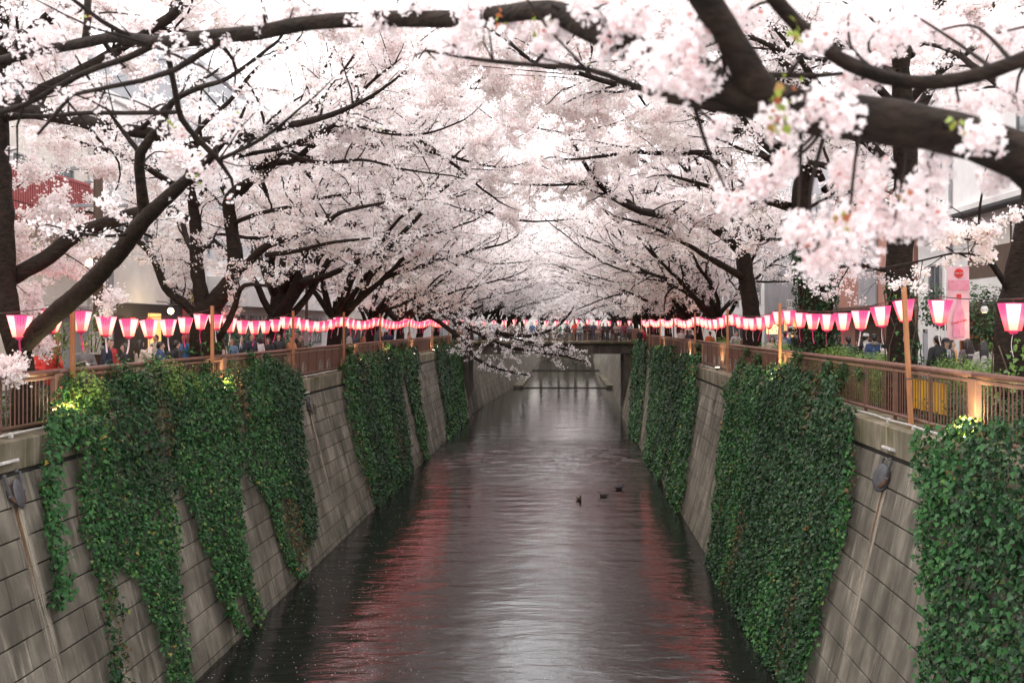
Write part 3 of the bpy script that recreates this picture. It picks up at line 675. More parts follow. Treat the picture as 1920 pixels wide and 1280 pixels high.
# ---------------------------------------------------------------- floodlights on the copings, lit
def floodlight(px, side, label, energy, Y=None, zoff=.0):
    x = XLT-.12 if side == 'L' else XRT+.12; Y = Y or x*FPX/(px-1060); z = (ZLT if side == 'L' else ZRT)+.12+zoff; s = 1 if side == 'L' else -1
    root = empty('floodlight', (x, Y, z)); tag(root, label, 'floodlight', 'lit floodlights on the copings')
    MB().bbox(-.10,.10,-.09,.09,-.05,.03,.012).build('housing', M['iron'], root)
    MB().box(-.085,.085,-.075,.075,.031,.040).build('lens', M['lens'], root)
    MB().box(-.02,.02,-.11,.11,-.12,-.03).build('bracket', M['iron'], root)
    l = bpy.data.lights.new('floodlight_lamp', 'SPOT'); l.energy = energy; l.color = (1,.78,.42); l.spot_size = R(150); l.spot_blend = .6; l.shadow_soft_size = .07
    o = bpy.data.objects.new('floodlight_lamp', l); COL.objects.link(o); o.parent = root; o.location = (0,0,.07); o.rotation_euler = (0, R(180)+s*R(18), 0)
for px, s, lab, e in ((118,'L','lit floodlight on the left coping in the bushy ivy',190),(418,'L','lit floodlight below the wide pale post on left bank',150),(668,'L','lit floodlight in the ivy above the broad left curtain',130),(728,'L','lit floodlight on the left coping at the narrow curtain',110),(776,'L','lit floodlight further along the left coping',110),(812,'L','lit floodlight at the last left ivy curtain',110),
    (1816,'R','lit floodlight on the right coping at the nearest railing post',190),(1464,'R','lit floodlight under the right railing at the large curtain',150),(1345,'R','lit floodlight on the right coping, third in view',120),(1287,'R','lit floodlight on the right coping, fourth in view',110),(1240,'R','lit floodlight on the right coping, fifth in view',110),(1203,'R','farthest lit floodlight on the right coping',110)):
    floodlight(px, s, lab, e)

# ---------------------------------------------------------------- lantern poles, strings and paper lanterns
def lantern_mat(name, top, mid, bot, etop, emid, marks=False):
    m, n, b = newmat(name); b.inputs['Roughness'].default_value = .6
    tc = nd(n, 'ShaderNodeTexCoord'); sp = nd(n, 'ShaderNodeSeparateXYZ'); n.links.new(tc.outputs['Object'], sp.inputs[0])
    mr = nd(n, 'ShaderNodeMapRange'); mr.inputs[1].default_value = -.21; mr.inputs[2].default_value = .21; n.links.new(sp.outputs[2], mr.inputs[0])
    rp = nd(n, 'ShaderNodeValToRGB'); e = rp.color_ramp.elements; e[0].position = 0; e[0].color = (*bot,1); e[1].position = 1; e[1].color = (*top,1); x = e.new(.42); x.color = (*mid,1)
    n.links.new(mr.outputs[0], rp.inputs[0]); c = rp.outputs[0]
    rs = nd(n, 'ShaderNodeValToRGB'); e = rs.color_ramp.elements; e[0].position = 0; e[0].color = (emid*.72,)*3+(1,); e[1].position = 1; e[1].color = (etop,)*3+(1,); x = e.new(.42); x.color = (emid,)*3+(1,)
    n.links.new(mr.outputs[0], rs.inputs[0])
    if marks:   # brush lettering printed on the pink panels
        mp = nd(n, 'ShaderNodeMapping'); mp.inputs['Scale'].default_value = (14,14,20); n.links.new(tc.outputs['Object'], mp.inputs[0])
        vo = nd(n, 'ShaderNodeTexVoronoi'); vo.distance = 'CHEBYCHEV'; vo.inputs['Scale'].default_value = 1.6; n.links.new(mp.outputs[0], vo.inputs['Vector'])
        th = nd(n, 'ShaderNodeMath', operation='LESS_THAN'); th.inputs[1].default_value = .27; n.links.new(vo.outputs['Distance'], th.inputs[0])
        up = nd(n, 'ShaderNodeMath', operation='GREATER_THAN'); up.inputs[1].default_value = .02; n.links.new(sp.outputs[2], up.inputs[0])
        mm = nd(n, 'ShaderNodeMath', operation='MULTIPLY'); n.links.new(th.outputs[0], mm.inputs[0]); n.links.new(up.outputs[0], mm.inputs[1])
        mx_ = nd(n, 'ShaderNodeMix', data_type='RGBA'); n.links.new(mm.outputs[0], mx_.inputs[0]); n.links.new(c, mx_.inputs[6]); mx_.inputs[7].default_value = (.5,.0,.12,1); c = mx_.outputs[2]
    es = rs.outputs[0]
    if marks:
        dk = nd(n, 'ShaderNodeMapRange'); dk.inputs[3].default_value = 1; dk.inputs[4].default_value = .22; n.links.new(mm.outputs[0], dk.inputs[0])
        m4 = nd(n, 'ShaderNodeMath', operation='MULTIPLY'); n.links.new(rs.outputs[0], m4.inputs[0]); n.links.new(dk.outputs[0], m4.inputs[1]); es = m4.outputs[0]
    n.links.new(c, b.inputs['Base Color']); n.links.new(c, b.inputs['Emission Color']); n.links.new(es, b.inputs['Emission Strength'])
    return m
M['lpale'] = lantern_mat('lit pale lantern paper', (.95,.42,.46), (1,.36,.27), (1,.24,.16), .6, 1.5)
M['lpink'] = lantern_mat('lit pink lantern paper', (.88,.05,.19), (1,.075,.10), (1,.06,.05), .55, 1.9, False)
M['streampink'] = pmat('pink paper streamer', (.75,.06,.22), rough=.7); M['streamwhite'] = pmat('white paper streamer', (.8,.66,.66), rough=.7)
RT, RB, HH = .225, .115, .21
def hexpt(r, i): return Vector((r*math.cos(R(60*i)), r*math.sin(R(60*i)), 0))
def panel_mesh(i, m):
    mb = MB(); a, b_ = hexpt(RT,i), hexpt(RT,i+1); c, d = hexpt(RB,i+1), hexpt(RB,i); up = Vector((0,0,HH))
    nn = ((a+b_)/2).normalized()*.004
    vs = [a+up, b_+up, c-up, d-up]; vs2 = [v+nn for v in vs]
    mb.add(vs2+vs, [(3,2,1,0),(4,5,6,7),(0,1,5,4),(1,2,6,5),(2,3,7,6),(3,0,4,7)]); return mb.mesh('panel', m)
PAN = [panel_mesh(i, M['lpale'] if i % 2 else M['lpink']) for i in range(6)]
fr = MB()
for i in range(6):
    fr.tube([hexpt(RT+.004,i)+Vector((0,0,HH)), hexpt(RT+.004,i+1)+Vector((0,0,HH))], .006, 4); fr.tube([hexpt(RB+.004,i)-Vector((0,0,HH)), hexpt(RB+.004,i+1)-Vector((0,0,HH))], .006, 4)
FRM = fr.mesh('rim', M['streampink'])
lt = MB()
for i in (0,2,4):       # brush strokes printed in three columns on each pink panel
    a, b_ = hexpt(RT,i), hexpt(RT,i+1); cc, dd = hexpt(RB,i+1), hexpt(RB,i); up = Vector((0,0,HH)); nn = ((a+b_)/2).normalized()*.0065
    f_ = lambda s, t: (a+up).lerp(b_+up, s).lerp((dd-up).lerp(cc-up, s), t)+nn
    for col_, (t0, t1) in ((.26,(.10,.42)),(.5,(.08,.52)),(.74,(.10,.42))):
        q = t0
        while q < t1:
            for s0, s1, u0, u1 in ((-.07,.07,0,.022),(-.022,.022,.022,.062),(-.06,.06,.062,.08)):
                lt.add([f_(col_+s0,q+u0), f_(col_+s1,q+u0), f_(col_+s1,q+u1), f_(col_+s0,q+u1)], [(3,2,1,0)])
            q += .11
M['lletter'] = pmat('magenta brush lettering', (.42,.004,.11), (.36,.003,.09), rough=.7)
LET = lt.mesh('lettering', M['lletter'])
BASE = MB().lathe((0,0,0), [(.03,-HH-.06),(.05,-HH-.05),(.09,-HH-.004)], 8).mesh('base_cap', M['streampink'])
def streamer(m, curl):
    mb = MB(); pts = [Vector((curl*.10*(t**1.6), .03*math.sin(t*3), -HH-.05-t*.36)) for t in np.linspace(0,1,7)]
    for a, b_ in zip(pts[:-1], pts[1:]):
        s_ = Vector((.016,.008,0)); t_ = Vector((-.003,.006,0)); mb.add([a-s_,a+s_,b_+s_,b_-s_,a-s_+t_,a+s_+t_,b_+s_+t_,b_-s_+t_], [(0,1,2,3),(7,6,5,4),(0,3,7,4),(1,5,6,2)])
    return mb.mesh('streamer', m)
STR = [streamer(M['streampink'], -1), streamer(M['streamwhite'], .3), streamer(M['streampink'], .4), streamer(M['streamwhite'], -.5)]
HOOK = MB().tube([(0,0,HH),(0,0,HH+.07)], .006, 4).tube([hexpt(RT,0)+Vector((0,0,HH)),(0,0,HH+.015),hexpt(RT,3)+Vector((0,0,HH))], .005, 4).mesh('hook', M['wire'])
def lantern(loc, rz, label, group, full=True, k=0, tilt=0, sc=1):
    root = empty('paper_lantern', loc, rz); root.rotation_euler = (tilt, tilt*.5, rz); root.scale = (sc,)*3; tag(root, label, 'lantern', group)
    for p in PAN: link('panel', p, root)
    link('streamer', STR[k % 4], root)
    if full: link('lettering', LET, root); link('rim', FRM, root); link('hook', HOOK, root); link('base_cap', BASE, root)
    return root
def pole(x, Y, z0, z1, label, group, lean=0):
    root = empty('lantern_pole', (x, Y, z0)); tag(root, label, 'pole', group); root.rotation_euler = (0, lean, 0)
    MB().bbox(-.043,.043,-.043,.043,0,z1-z0,.006).build('post', M['timber'], root)
    MB().box(-.048,.048,-.048,.048,.95,.975).build('strap', M['iron'], root)
    MB().ell((0,.07,z1-z0-.22), (.02,.03,.02), 8, 6).build('hook_eye', M['iron'], root)
LP_ = [12.5, 21.0, 29.3, 38.0, 46.7, 55.8, 66.3, 77.5, 88.5]; RP_ = [10.6, 19.6, 31.6, 41.8, 52.3, 62.6, 71.5, 80.5, 89]
def string(side, poles, per, zt):
    xp = XLF+.13 if side == 'L' else XRF-.14; name = 'left' if side == 'L' else 'right'; z0 = ZLT if side == 'L' else ZRT
    for i, Y in enumerate(poles):
        pole(xp, Y, z0, zt[i]+.12, f'orange timber lantern pole on {name} railing, {ORD[i-1]} in view from the front' if i else f'orange timber lantern pole on {name} railing beside the viewer, outside the picture', f'lantern poles along the {name} railing', R(-3) if (side == 'R' and i == 1) else 0)
    for i in range(len(poles)-1):
        ya, yb = poles[i], poles[i+1]; n = int(round((yb-ya)/per)); za, zb = zt[i], zt[i+1]; sag = .24
        xs = xp + (-.12 if side == 'L' else .12)
        f = lambda t: Vector((xs, ya+(yb-ya)*t, za+(zb-za)*t-sag*4*t*(1-t)))
        root = empty('lantern_cable', f(.5)); tag(root, f'thin black cable carrying lanterns beyond the {ORD[i-1]} {name} pole in view' if i else f'thin black cable carrying the nearest large lanterns on the {name} bank', 'cable', f'lantern cables on the {name} bank')
        MB().tube([f(t)-f(.5) for t in np.linspace(0,1,13)], .009, 4).build('cable', M['wire'], root)
        ts = [(j+.5)/n for j in range(n)]
        if side == 'R' and i == 0: ts = [(y_-ya)/(yb-ya) for y_ in (12.6,15.4,18.4)]
        for j, t in enumerate(ts):
            p = f(t)-Vector((0,0,HH+.07)); far = 'far ' if ya > 50 else ''
            lab = f'lit pink and white paper lantern, {name} bank, {ORD[j]} beyond the {ORD[i-1]} pole in view' if i else f'large lit paper lantern, {name} bank, {ORD[len(ts)-1-j]} on the near side of the first pole'
            lantern(p, R(rng.uniform(-14,14)+30 if (j*7+i) % 3 else rng.uniform(0,60)), lab, f'paper lanterns strung along the {name} bank', ya < 60, int(rng.integers(4)), rng.normal(0,.05), 1.0)
string('L', LP_, 1.22, [8.7,8.72,8.74,8.72,8.78,8.8,8.8,8.82,8.85])
string('R', RP_, 1.42, [8.95,8.93,8.86,8.84,8.84,8.84,8.84,8.85,8.85])
# lanterns over the bridge
bx = np.linspace(-9.6, 6.0, 17)
for i, x in enumerate(bx): lantern((x, YB0+.9, 8.62-.18*math.sin(math.pi*((i % 6)+.5)/6)), R(rng.uniform(0,60)), f'lit pink paper lantern over the bridge, {ORD[i]} counted from left', 'paper lanterns strung over the bridge', False, i, 0, 1.0)
for i, x in enumerate((-10.0,-4.6,.8,6.2)):
    pole(x, YB0+.75, 6.78, 9.0, f'timber lantern pole on the bridge, {ORD[i]} counted from left', 'lantern poles on the bridge')
root = empty('lantern_cable', (-2, YB0+.9, 8.9)); tag(root, 'thin black lantern cable strung over the bridge', 'cable'); MB().tube([(-8,0,0),(-4,0,-.06),(0,0,0),(4,0,-.06),(8.2,0,0)], .01, 4).build('cable', M['wire'], root)
# ---------------------------------------------------------------- cherry trees
def smooth_line(pts, rad, step):
    "Catmull-Rom through pts (n,3) with radii, resampled about every step"
    p = np.asarray(pts, float); r = np.asarray(rad, float); n = len(p); out = []; ro = []
    for i in range(n-1):
        p0, p1, p2, p3 = p[max(i-1,0)], p[i], p[i+1], p[min(i+2,n-1)]
        k = max(2, int(np.linalg.norm(p2-p1)/step))
        for j in range(k):
            t = j/k; out.append(.5*((2*p1)+(p2-p0)*t+(2*p0-5*p1+4*p2-p3)*t*t+(3*p1-p0-3*p2+p3)*t**3)); ro.append(r[i]*(1-t)+r[i+1]*t)
    out.append(p[-1]); ro.append(r[-1]); return np.array(out), np.array(ro)
class Tubes:
    def __init__(s): s.V = []; s.F = []; s.n = 0
    def add(s, p, r, k, wob=0.0):
        n = len(p)
        if n < 2: return
        t = np.gradient(p, axis=0); t /= np.linalg.norm(t, axis=1)[:,None]+1e-9
        ref = np.array([0,0,1.]) if abs(t[0,2]) < .8 else np.array([1.,0,0])
        a = np.cross(t, ref); a /= np.linalg.norm(a, axis=1)[:,None]+1e-9
        for i in range(1, n):
            if a[i].dot(a[i-1]) < 0: a[i] *= -1
        b = np.cross(a, t); an = np.arange(k)*2*np.pi/k
        rr = r[:,None]*(1+(rng.normal(0, wob, (n,k)) + rng.normal(0, wob*1.3, (n,1)) + (rng.random((n,1)) < .06)*rng.random((n,k))*.16 if wob else 0))
        V = p[:,None,:]+rr[:,:,None]*(np.cos(an)[None,:,None]*a[:,None,:]+np.sin(an)[None,:,None]*b[:,None,:])
        i = np.arange(n-1)[:,None]*k; j = np.arange(k)[None]; jn = (j+1) % k
        F = np.stack([i+j, i+jn, i+k+jn, i+k+j], -1).reshape(-1,4)+s.n
        s.V.append(V.reshape(-1,3)); s.F.append(F); s.n += n*k
    def arr(s): return np.vstack(s.V), np.vstack(s.F)
def perp(t):
    q = rng.normal(0,1,3); q -= t*q.dot(t); return q/(np.linalg.norm(q)+1e-9)
ZMIN = -1e9          # blossom stays above this height
def grow_branch(p0, d, L, r0, droop, seg=.22, wander=.18):
    n = max(2, int(L/seg)); pts = [p0]; d = d/np.linalg.norm(d); s = L/n
    for i in range(n):
        d = d+rng.normal(0, wander, 3)+np.array([0,0,droop])
        if pts[-1][2] < ZMIN: d[2] = abs(d[2])+.25
        d /= np.linalg.norm(d); pts.append(pts[-1]+d*s)
    return np.array(pts), np.linspace(r0, r0*.35, n+1)
def make_crown(limbs, tw, sites, dens=1.0, l1=.55, l2=.42, lenscale=1.0, start=.25, flat=.5, toward=None):
    """limbs: [(pts, radii)]. Adds side branches and twigs to the tubes tw; appends blossom sites."""
    sub = []
    for p, r in limbs:
        seg = np.linalg.norm(np.diff(p, axis=0), axis=1); cum = np.concatenate([[0], np.cumsum(seg)]); L = cum[-1]
        s = L*start*rng.uniform(.8,1.2)
        while s < L:
            i = min(len(p)-2, int(np.searchsorted(cum, s))-1 if s > 0 else 0); i = max(i,0)
            t = p[i+1]-p[i]; t /= np.linalg.norm(t)+1e-9; q = perp(t); q[2] = q[2]*flat+.12; 
            d = t*rng.uniform(.3,.8)+q
            if toward is not None: d = d+np.array(toward)
            ln = np.clip((L-s)*.42+.7, .7, 2.6)*rng.uniform(.6,1.25)*lenscale
            bp, br_ = grow_branch(p[i], d, ln, min(r[i]*.55, .012+ln*.012), rng.uniform(-.035,.04)); tw.add(bp, br_, 5); sub.append((bp, br_)); s += l1*rng.uniform(.5,1.5)/dens
        e = grow_branch(p[-1], p[-1]-p[-3 if len(p) > 2 else 0], .8*lenscale, r[-1], 0); tw.add(e[0], e[1], 5); sub.append(e)
    for p, r in sub:
        L = np.linalg.norm(np.diff(p, axis=0), axis=1).sum(); s = .12
        while s < L:
            i = min(len(p)-2, int(s/L*(len(p)-1))); t = p[i+1]-p[i]; t /= np.linalg.norm(t)+1e-9; q = perp(t); q[2] = q[2]*.6+.08
            ln = np.clip((L-s)*.5+.25, .25, 1.1)*rng.uniform(.6,1.3)*lenscale
            bp, br_ = grow_branch(p[i], t*rng.uniform(.4,.9)+q, ln, .0085, rng.uniform(-.05,.03), .26, .2); tw.add(bp, br_, 3)
            for k in range(1, len(bp)): sites.append(bp[k])
            if ln > .5:
                for w in range(2):
                    j = rng.integers(0, len(bp)-1); bp2, br2 = grow_branch(bp[j], (bp[j+1]-bp[j])*2+perp(t)*.35, rng.uniform(.2,.5), .005, 0, .3, .25); tw.add(bp2, br2, 3)
                    for k in range(1, len(bp2)): sites.append(bp2[k])
            s += l2*rng.uniform(.5,1.5)/dens
        for k in range(max(1, len(p)//3), len(p)): sites.append(p[k])
def petals(sites, n_per, rad, size, base, tri=False):
    "petal-sized faces gathered in clusters round the twigs"
    s = np.asarray(sites); n = len(s); keep = rng.random(n) < .55; s = s[keep]; n = len(s)
    scl = rng.uniform(.5,1.35,n); k = int(round(n_per/.55))
    C = np.repeat(s, k, 0)+rng.normal(0,1,(n*k,3))*(np.repeat(scl,k)*rad)[:,None]*np.array([1,1,.8]); m = n*k
    nn = rng.normal(0,1,(m,3)); nn[:,2] += .25; nn /= np.linalg.norm(nn,axis=1)[:,None]
    u = np.cross(nn, rng.normal(0,1,(m,3))); u /= np.linalg.norm(u,axis=1)[:,None]+1e-9; v = np.cross(nn, u); sz = size*rng.uniform(.6,1.2,m)[:,None]*.5
    cup = nn*sz*.5
    V = np.stack([C-u*sz-v*sz*.55+cup*rng.uniform(-1,1,(m,1)), C+u*sz*.7-v*sz, C+u*sz+v*sz*.6+cup*rng.uniform(-1,1,(m,1)), C-u*sz*.6+v*sz], 1).reshape(-1,3)
    if tri: V = V.reshape(m,4,3)[:,:3].reshape(-1,3); return V-base, np.arange(3*m, dtype=np.int32).reshape(-1,3)
    return V-base, np.arange(4*m, dtype=np.int32).reshape(-1,4)
def bract_leaves(sites, frac, size, base):
    s = np.asarray(sites); s = s[rng.random(len(s)) < frac]
    return leaves(np.repeat(s,2,0)+rng.normal(0,.06,(len(s)*2,3))-base, rng.normal(0,1,(len(s)*2,3)), size, np.array([0,0,.2]), False, .8, 1.0)
def L3(limb):
    "a limb drawn through photo pixels at chosen depths: [(px,py,Y,width px)]"
    pts = np.array([tuple(P(a,b_,c)) for a,b_,c,w in limb]); r = np.array([w*.5*c/FPX for a,b_,c,w in limb]); return pts, r
def finish_tree(root, trunk, limbs, tw, sites, base, n_per, rad, size, bract=.02, petal='petal', tri=False):
    t = Tubes()
    for p, r in trunk: t.add(p-base, r, 14, .035)
    link('trunk', big_mesh('trunk', *t.arr(), M['bark'], True), root)
    for p, r in limbs:
        t = Tubes(); t.add(p-base, r, 10, .03); link('limb', big_mesh('limb', *t.arr(), M['bark'], True), root)
    V, F = tw.arr(); o = link('twigs', big_mesh('twigs', V-base, F, M['twig'], True), root); o['kind'] = 'stuff'
    V, F = petals(sites, n_per, rad, size, base, tri); o = link('blossom', big_mesh('blossom', V, F, M[petal]), root); o['kind'] = 'stuff'
    V, F = bract_leaves(sites, bract, .05, base); o = link('young_leaves', big_mesh('young_leaves', V, F, M['bract']), root); o['kind'] = 'stuff'
def hero(label, base, trunk_px, limbs_px, extra=(), n_per=9, rad=.085, size=.052, dens=1.0, toward=None, auto=(), budget=60000, bract=.03, lenscale=1.0, zmin=8.95, bare=(), spots=(), thin=1.0):
    global ZMIN
    ZMIN = zmin
    base = np.array(base); root = empty('cherry_tree', base); tag(root, label, 'tree', 'cherry trees lining the canal')
    trunk = [smooth_line(*L3(t), .25) for t in trunk_px]; limbs = [smooth_line(*L3(l), .2) for l in limbs_px]
    trunk = [(p, r*min(1, thin*1.08)) for p, r in trunk]; limbs = [(p, np.maximum(r*thin, .016)) for p, r in limbs]
    for (a, d, L, r) in auto:       # further limbs grown from a point in a direction
        a = np.array(a); d = np.array(d, float); d /= np.linalg.norm(d)
        p, rr = grow_branch(a, d, L, r, rng.uniform(-.01,.02), .35, .11); limbs.append((p, np.linspace(r, .03, len(p))))
    # secondary limbs
    tw = Tubes(); sites = []
    if bare: make_crown([limbs[i] for i in bare], tw, sites, dens*.5, lenscale=lenscale*.7, start=.6, toward=toward)
    make_crown([l for i, l in enumerate(limbs) if i not in bare], tw, sites, dens, lenscale=lenscale, toward=toward)
    for (px, py, rp_, Y) in spots:      # low sprays seen in the photo, each on its own twig
        c = np.array(P(px, py, Y)); r_ = rp_*Y/FPX; al = np.vstack([p for p, r in limbs]); a = al[np.argmin(((al-c)**2).sum(1))]
        p, r = smooth_line([a, (a+c)/2+rng.normal(0,.08,3)+np.array([0,0,.1]), c], [.016,.011,.006], .08); tw.add(p, r, 5)
        for k in range(int(5+rp_*.2)):
            p, r = grow_branch(c+rng.normal(0,.25,3)*r_, rng.normal(0,1,3)*np.array([1,1,.6]), r_*rng.uniform(.7,1.3), .006, 0, .07, .2); tw.add(p, r, 3); sites += list(p)
    n_per = max(3, int(round(budget/max(1,len(sites)))))
    finish_tree(root, trunk, limbs, tw, sites, base, n_per, rad, size, bract)
    return root
def G(x, Y, z): return (x, Y, z)
# left bank
hero('leaning cherry tree cut by the left edge, its low bare limb reaching over the railing', P(45,800,20),
  [[(48,812,20.2,60),(45,700,20,46),(32,650,19.9,48),(8,560,19.8,52),(0,400,19.6,50),(-6,250,19.5,46),(-10,120,19.3,42),(-6,-20,19,34)]],
  [[(35,655,19.8,46),(100,592,18.5,44),(165,535,17,42),(225,470,15.5,40),(270,412,14,36),(330,355,13,28),(390,300,12.2,20),(430,250,11.6,13)],
   [(272,412,14,27),(264,345,13.6,25),(263,287,13.3,22),(298,240,13,17),(322,192,12.6,14),(372,165,12.2,12),(430,145,11.6,10),(520,78,11,7)],
   [(262,287,13.3,12),(215,225,13.2,8),(180,170,13,6),(150,120,12.8,5)],
   [(4,212,19.5,38),(60,210,19,34),(130,222,18.5,32),(200,238,18,30),(280,250,18,28),(360,266,18,27),(440,262,17.8,24),(520,240,17.5,19),(600,222,17,14),(680,190,16.5,9),(740,150,16,6)],
   [(12,525,20,38),(90,482,20,36),(140,442,20,34),(220,412,19.6,34),(300,385,19.2,28),(350,342,19,20),(420,300,18.5,13),(520,280,18,8)],
   [(-5,130,19.3,30),(60,60,19.5,26),(140,-10,19.5,20),(240,-80,19.5,14)],
   [(340,300,18,14),(375,240,17.8,12),(430,190,17.5,10),(480,130,17,8),(540,90,16.5,5)]],
  auto=[((-11.3,19.5,12),(-.5,.2,.7),5,.12),((-11.2,19.6,10.5),(-.8,.5,.4),4.5,.12),((-11.2,19.4,13),(.3,-.5,.8),4,.1),((-11.2,19.8,12.5),(.1,.9,.5),4.5,.11),((-11,19.4,12.5),(1,.35,.4),8.5,.13)], dens=.8, budget=78000, bract=.05, size=.055, rad=.075, zmin=8.4, bare=(0,1,2,4), toward=(0,.5,.25), thin=.82,
  spots=[(60,560,50,21.5),(125,500,50,21),(15,480,40,21),(22,705,36,18.6),(75,655,22,21),(190,470,35,20),(20,600,26,21),(400,300,34,13.2),(330,290,26,14),(110,400,50,20.5),(60,330,45,20.5),(215,560,22,21),(40,455,35,21),(60,120,55,23),(120,60,50,23),(110,270,45,24),(200,320,40,24),(150,420,40,23),(30,40,50,22),(200,10,50,20),(350,15,60,20),(450,45,55,20),(560,10,60,20),(640,55,50,20),(290,50,45,20),(240,120,45,21),(60,210,35,23),(160,180,45,22)])
hero('big forked cherry tree on left bank, ivy round its foot', P(390,735,31),
  [[(398,742,31,98),(388,690,31,84),(384,640,31,74),(388,590,31,70),(392,570,31,62)]],
  [[(384,585,31,44),(373,530,31,38),(368,480,31,35),(367,430,31,33),(358,360,30.8,24),(340,300,30.5,18),(312,258,30,12)],
   [(392,582,31,52),(412,555,31,48),(437,518,31,44),(441,480,31,42),(433,420,31,36),(430,372,30.6,30),(460,345,30.2,23),(500,325,29.6,21),(526,285,29,19),(580,258,28,16),(640,225,27,12),(690,160,26,9),(740,120,25,5)],
   [(430,375,30.6,20),(414,345,30.6,16),(404,318,30.5,14),(380,270,30,9),(372,215,29.5,6)],
   [(438,517,31,26),(470,488,30.5,24),(502,460,30,21),(560,440,29,16),(610,420,28,13),(640,398,27.6,11),(720,380,26,7)],
   [(500,478,30,15),(560,470,29,12),(620,455,28,9),(700,446,27,5)],
   [(384,605,31,26),(340,565,31,24),(310,540,31,21),(286,482,31,18),(255,450,31,14),(215,430,30.6,8)],
   [(402,645,31,20),(424,612,30.8,19),(440,575,30.5,16),(450,542,30.3,14),(470,533,30,10),(505,537,29.8,7)],
   [(434,420,31,13),(480,402,30.3,12),(540,388,29.6,10),(600,372,29,9),(690,362,28,7),(780,378,27,4)],
   [(640,225,27,8),(720,250,26.4,7),(800,250,26,6),(870,225,25.5,4)],
   [(526,285,29,12),(600,305,28.4,10),(680,300,27.6,8),(760,318,27,6),(850,330,26.5,4)],
   [(580,258,28,10),(600,190,27.6,9),(660,110,27,7),(690,60,26.5,5)]],
  auto=[((-11.4,31,11.5),(-.8,.3,.6),5.5,.13),((-11.4,30.8,12),(-.3,-.7,.6),5,.12),((-11.3,31,12.3),(.3,.3,.9),5,.12),((-11.5,31,10.5),(-.5,.8,.4),5,.11),((-10,30.5,12.3),(.8,.1,.6),6,.12),((-9,29.5,13),(.9,-.5,.55),5.5,.1),((-9.5,30,13),(1,.1,.5),8,.13),((-10,31,13.5),(.8,.6,.55),8,.12),((-8,29,13),(.9,-.2,.4),7,.1),((-7,29,14),(1,.2,.25),6.5,.09)], dens=1.05, budget=140000, size=.058, zmin=9.75, toward=(0,.75,.3), thin=.68,
  spots=[(760,60,80,26),(700,20,70,25),(830,200,60,28),(780,120,70,27),(900,270,50,30),(860,30,60,25),(920,330,45,32),(960,230,60,32)])
# right bank
hero('ivy-footed cherry tree at right edge with a thin pale branch', P(1900,770,17.8),
  [[(1908,790,17.8,86),(1902,720,17.8,76),(1897,640,17.8,66),(1900,545,17.8,52),(1916,470,17.6,44),(1930,380,17.4,36),(1945,250,17,30)]],
  [[(1895,548,17.8,16),(1862,497,17.4,13),(1845,465,17.2,12),(1800,428,16.8,10),(1752,400,16.4,7),(1700,380,16,4)],
   [(1838,445,17.1,7),(1836,400,17,6),(1842,360,16.8,5),(1850,300,16.6,3)],
   [(1860,495,17.4,8),(1838,480,17.2,6),(1790,475,17,5),(1730,488,16.7,4),(1670,500,16.4,3)],
   [(1945,255,17,26),(1990,120,17,20),(2040,-30,17,12)]],
  auto=[((8.6,17.5,11.5),(-.3,.8,.7),5,.1),((8.6,17.3,12),(.7,.4,.7),5,.1),((8.6,17.3,12.5),(-.3,-.3,.9),4,.1)], dens=.75, budget=34000, bract=.07, size=.045, rad=.06, lenscale=.8, thin=.85,
  spots=[(1880,60,50,19),(1800,30,50,19),(1850,440,25,16.6),(1780,430,22,16.4)])
hero('cherry tree with thick straight dark trunk beside the nearest lantern pole', P(1692,775,23.7),
  [[(1698,782,23.7,84),(1693,700,23.7,68),(1690,600,23.7,62),(1687,510,23.7,58),(1690,430,23.6,56),(1698,330,23.4,50),(1692,200,23,44),(1690,60,22.6,38),(1700,-40,22.4,30)]],
  [[(1690,55,22.6,26),(1740,22,22.6,24),(1790,-20,22.6,18)],[(1692,330,23.4,26),(1610,250,23,22),(1545,175,22.6,18),(1495,105,22,13),(1450,50,21.6,8)],
   [(1690,420,23.6,22),(1640,360,23.4,19),(1570,320,23,16),(1500,300,22.6,12),(1420,290,22.2,8),(1350,262,21.8,5)],
   [(1692,210,23,20),(1600,130,22.4,16),(1480,100,21.8,13),(1390,68,21.2,10),(1300,95,20.8,8),(1220,120,20.4,5)],
   [(1340,205,22.6,18),(1280,185,21.8,16),(1218,168,21,15),(1144,155,20,13),(1060,130,19,11),(1010,122,18.5,9),(960,85,18,7),(910,50,17.5,5)],
   [(1690,525,23.7,12),(1640,500,23.3,9),(1580,500,22.8,7),(1510,515,22.4,4)]],
  auto=[((8,23.4,13),(.7,.2,.7),5.5,.13),((8,23.4,12.5),(.3,.8,.6),5.5,.13),((8,23,14.5),(-.6,-.4,.7),5,.11),((8,23.2,13.5),(.5,-.5,.7),4,.1),((8,23.6,11.8),(-.4,.8,.3),5,.1),((7.5,23,13),(-1,.2,.35),7.5,.12),((7.5,22.6,14),(-.9,.5,.5),7,.11),((6.5,23,13.5),(-.9,.1,.1),6,.09),((7.6,22.8,14),(-1,.15,.28),9.5,.13)], dens=1.0, budget=130000, bract=.04, size=.056, toward=(0,.6,.25), thin=.78,
  spots=[(900,60,70,20),(990,70,60,21),(1080,80,70,22),(1160,110,60,22),(1000,170,60,24),(1080,200,55,24),(930,140,60,22),(1130,200,60,24),(1200,60,60,22),(1280,30,70,22),(850,120,60,22),(1050,20,80,20),(950,20,70,19),(1230,230,60,24)])
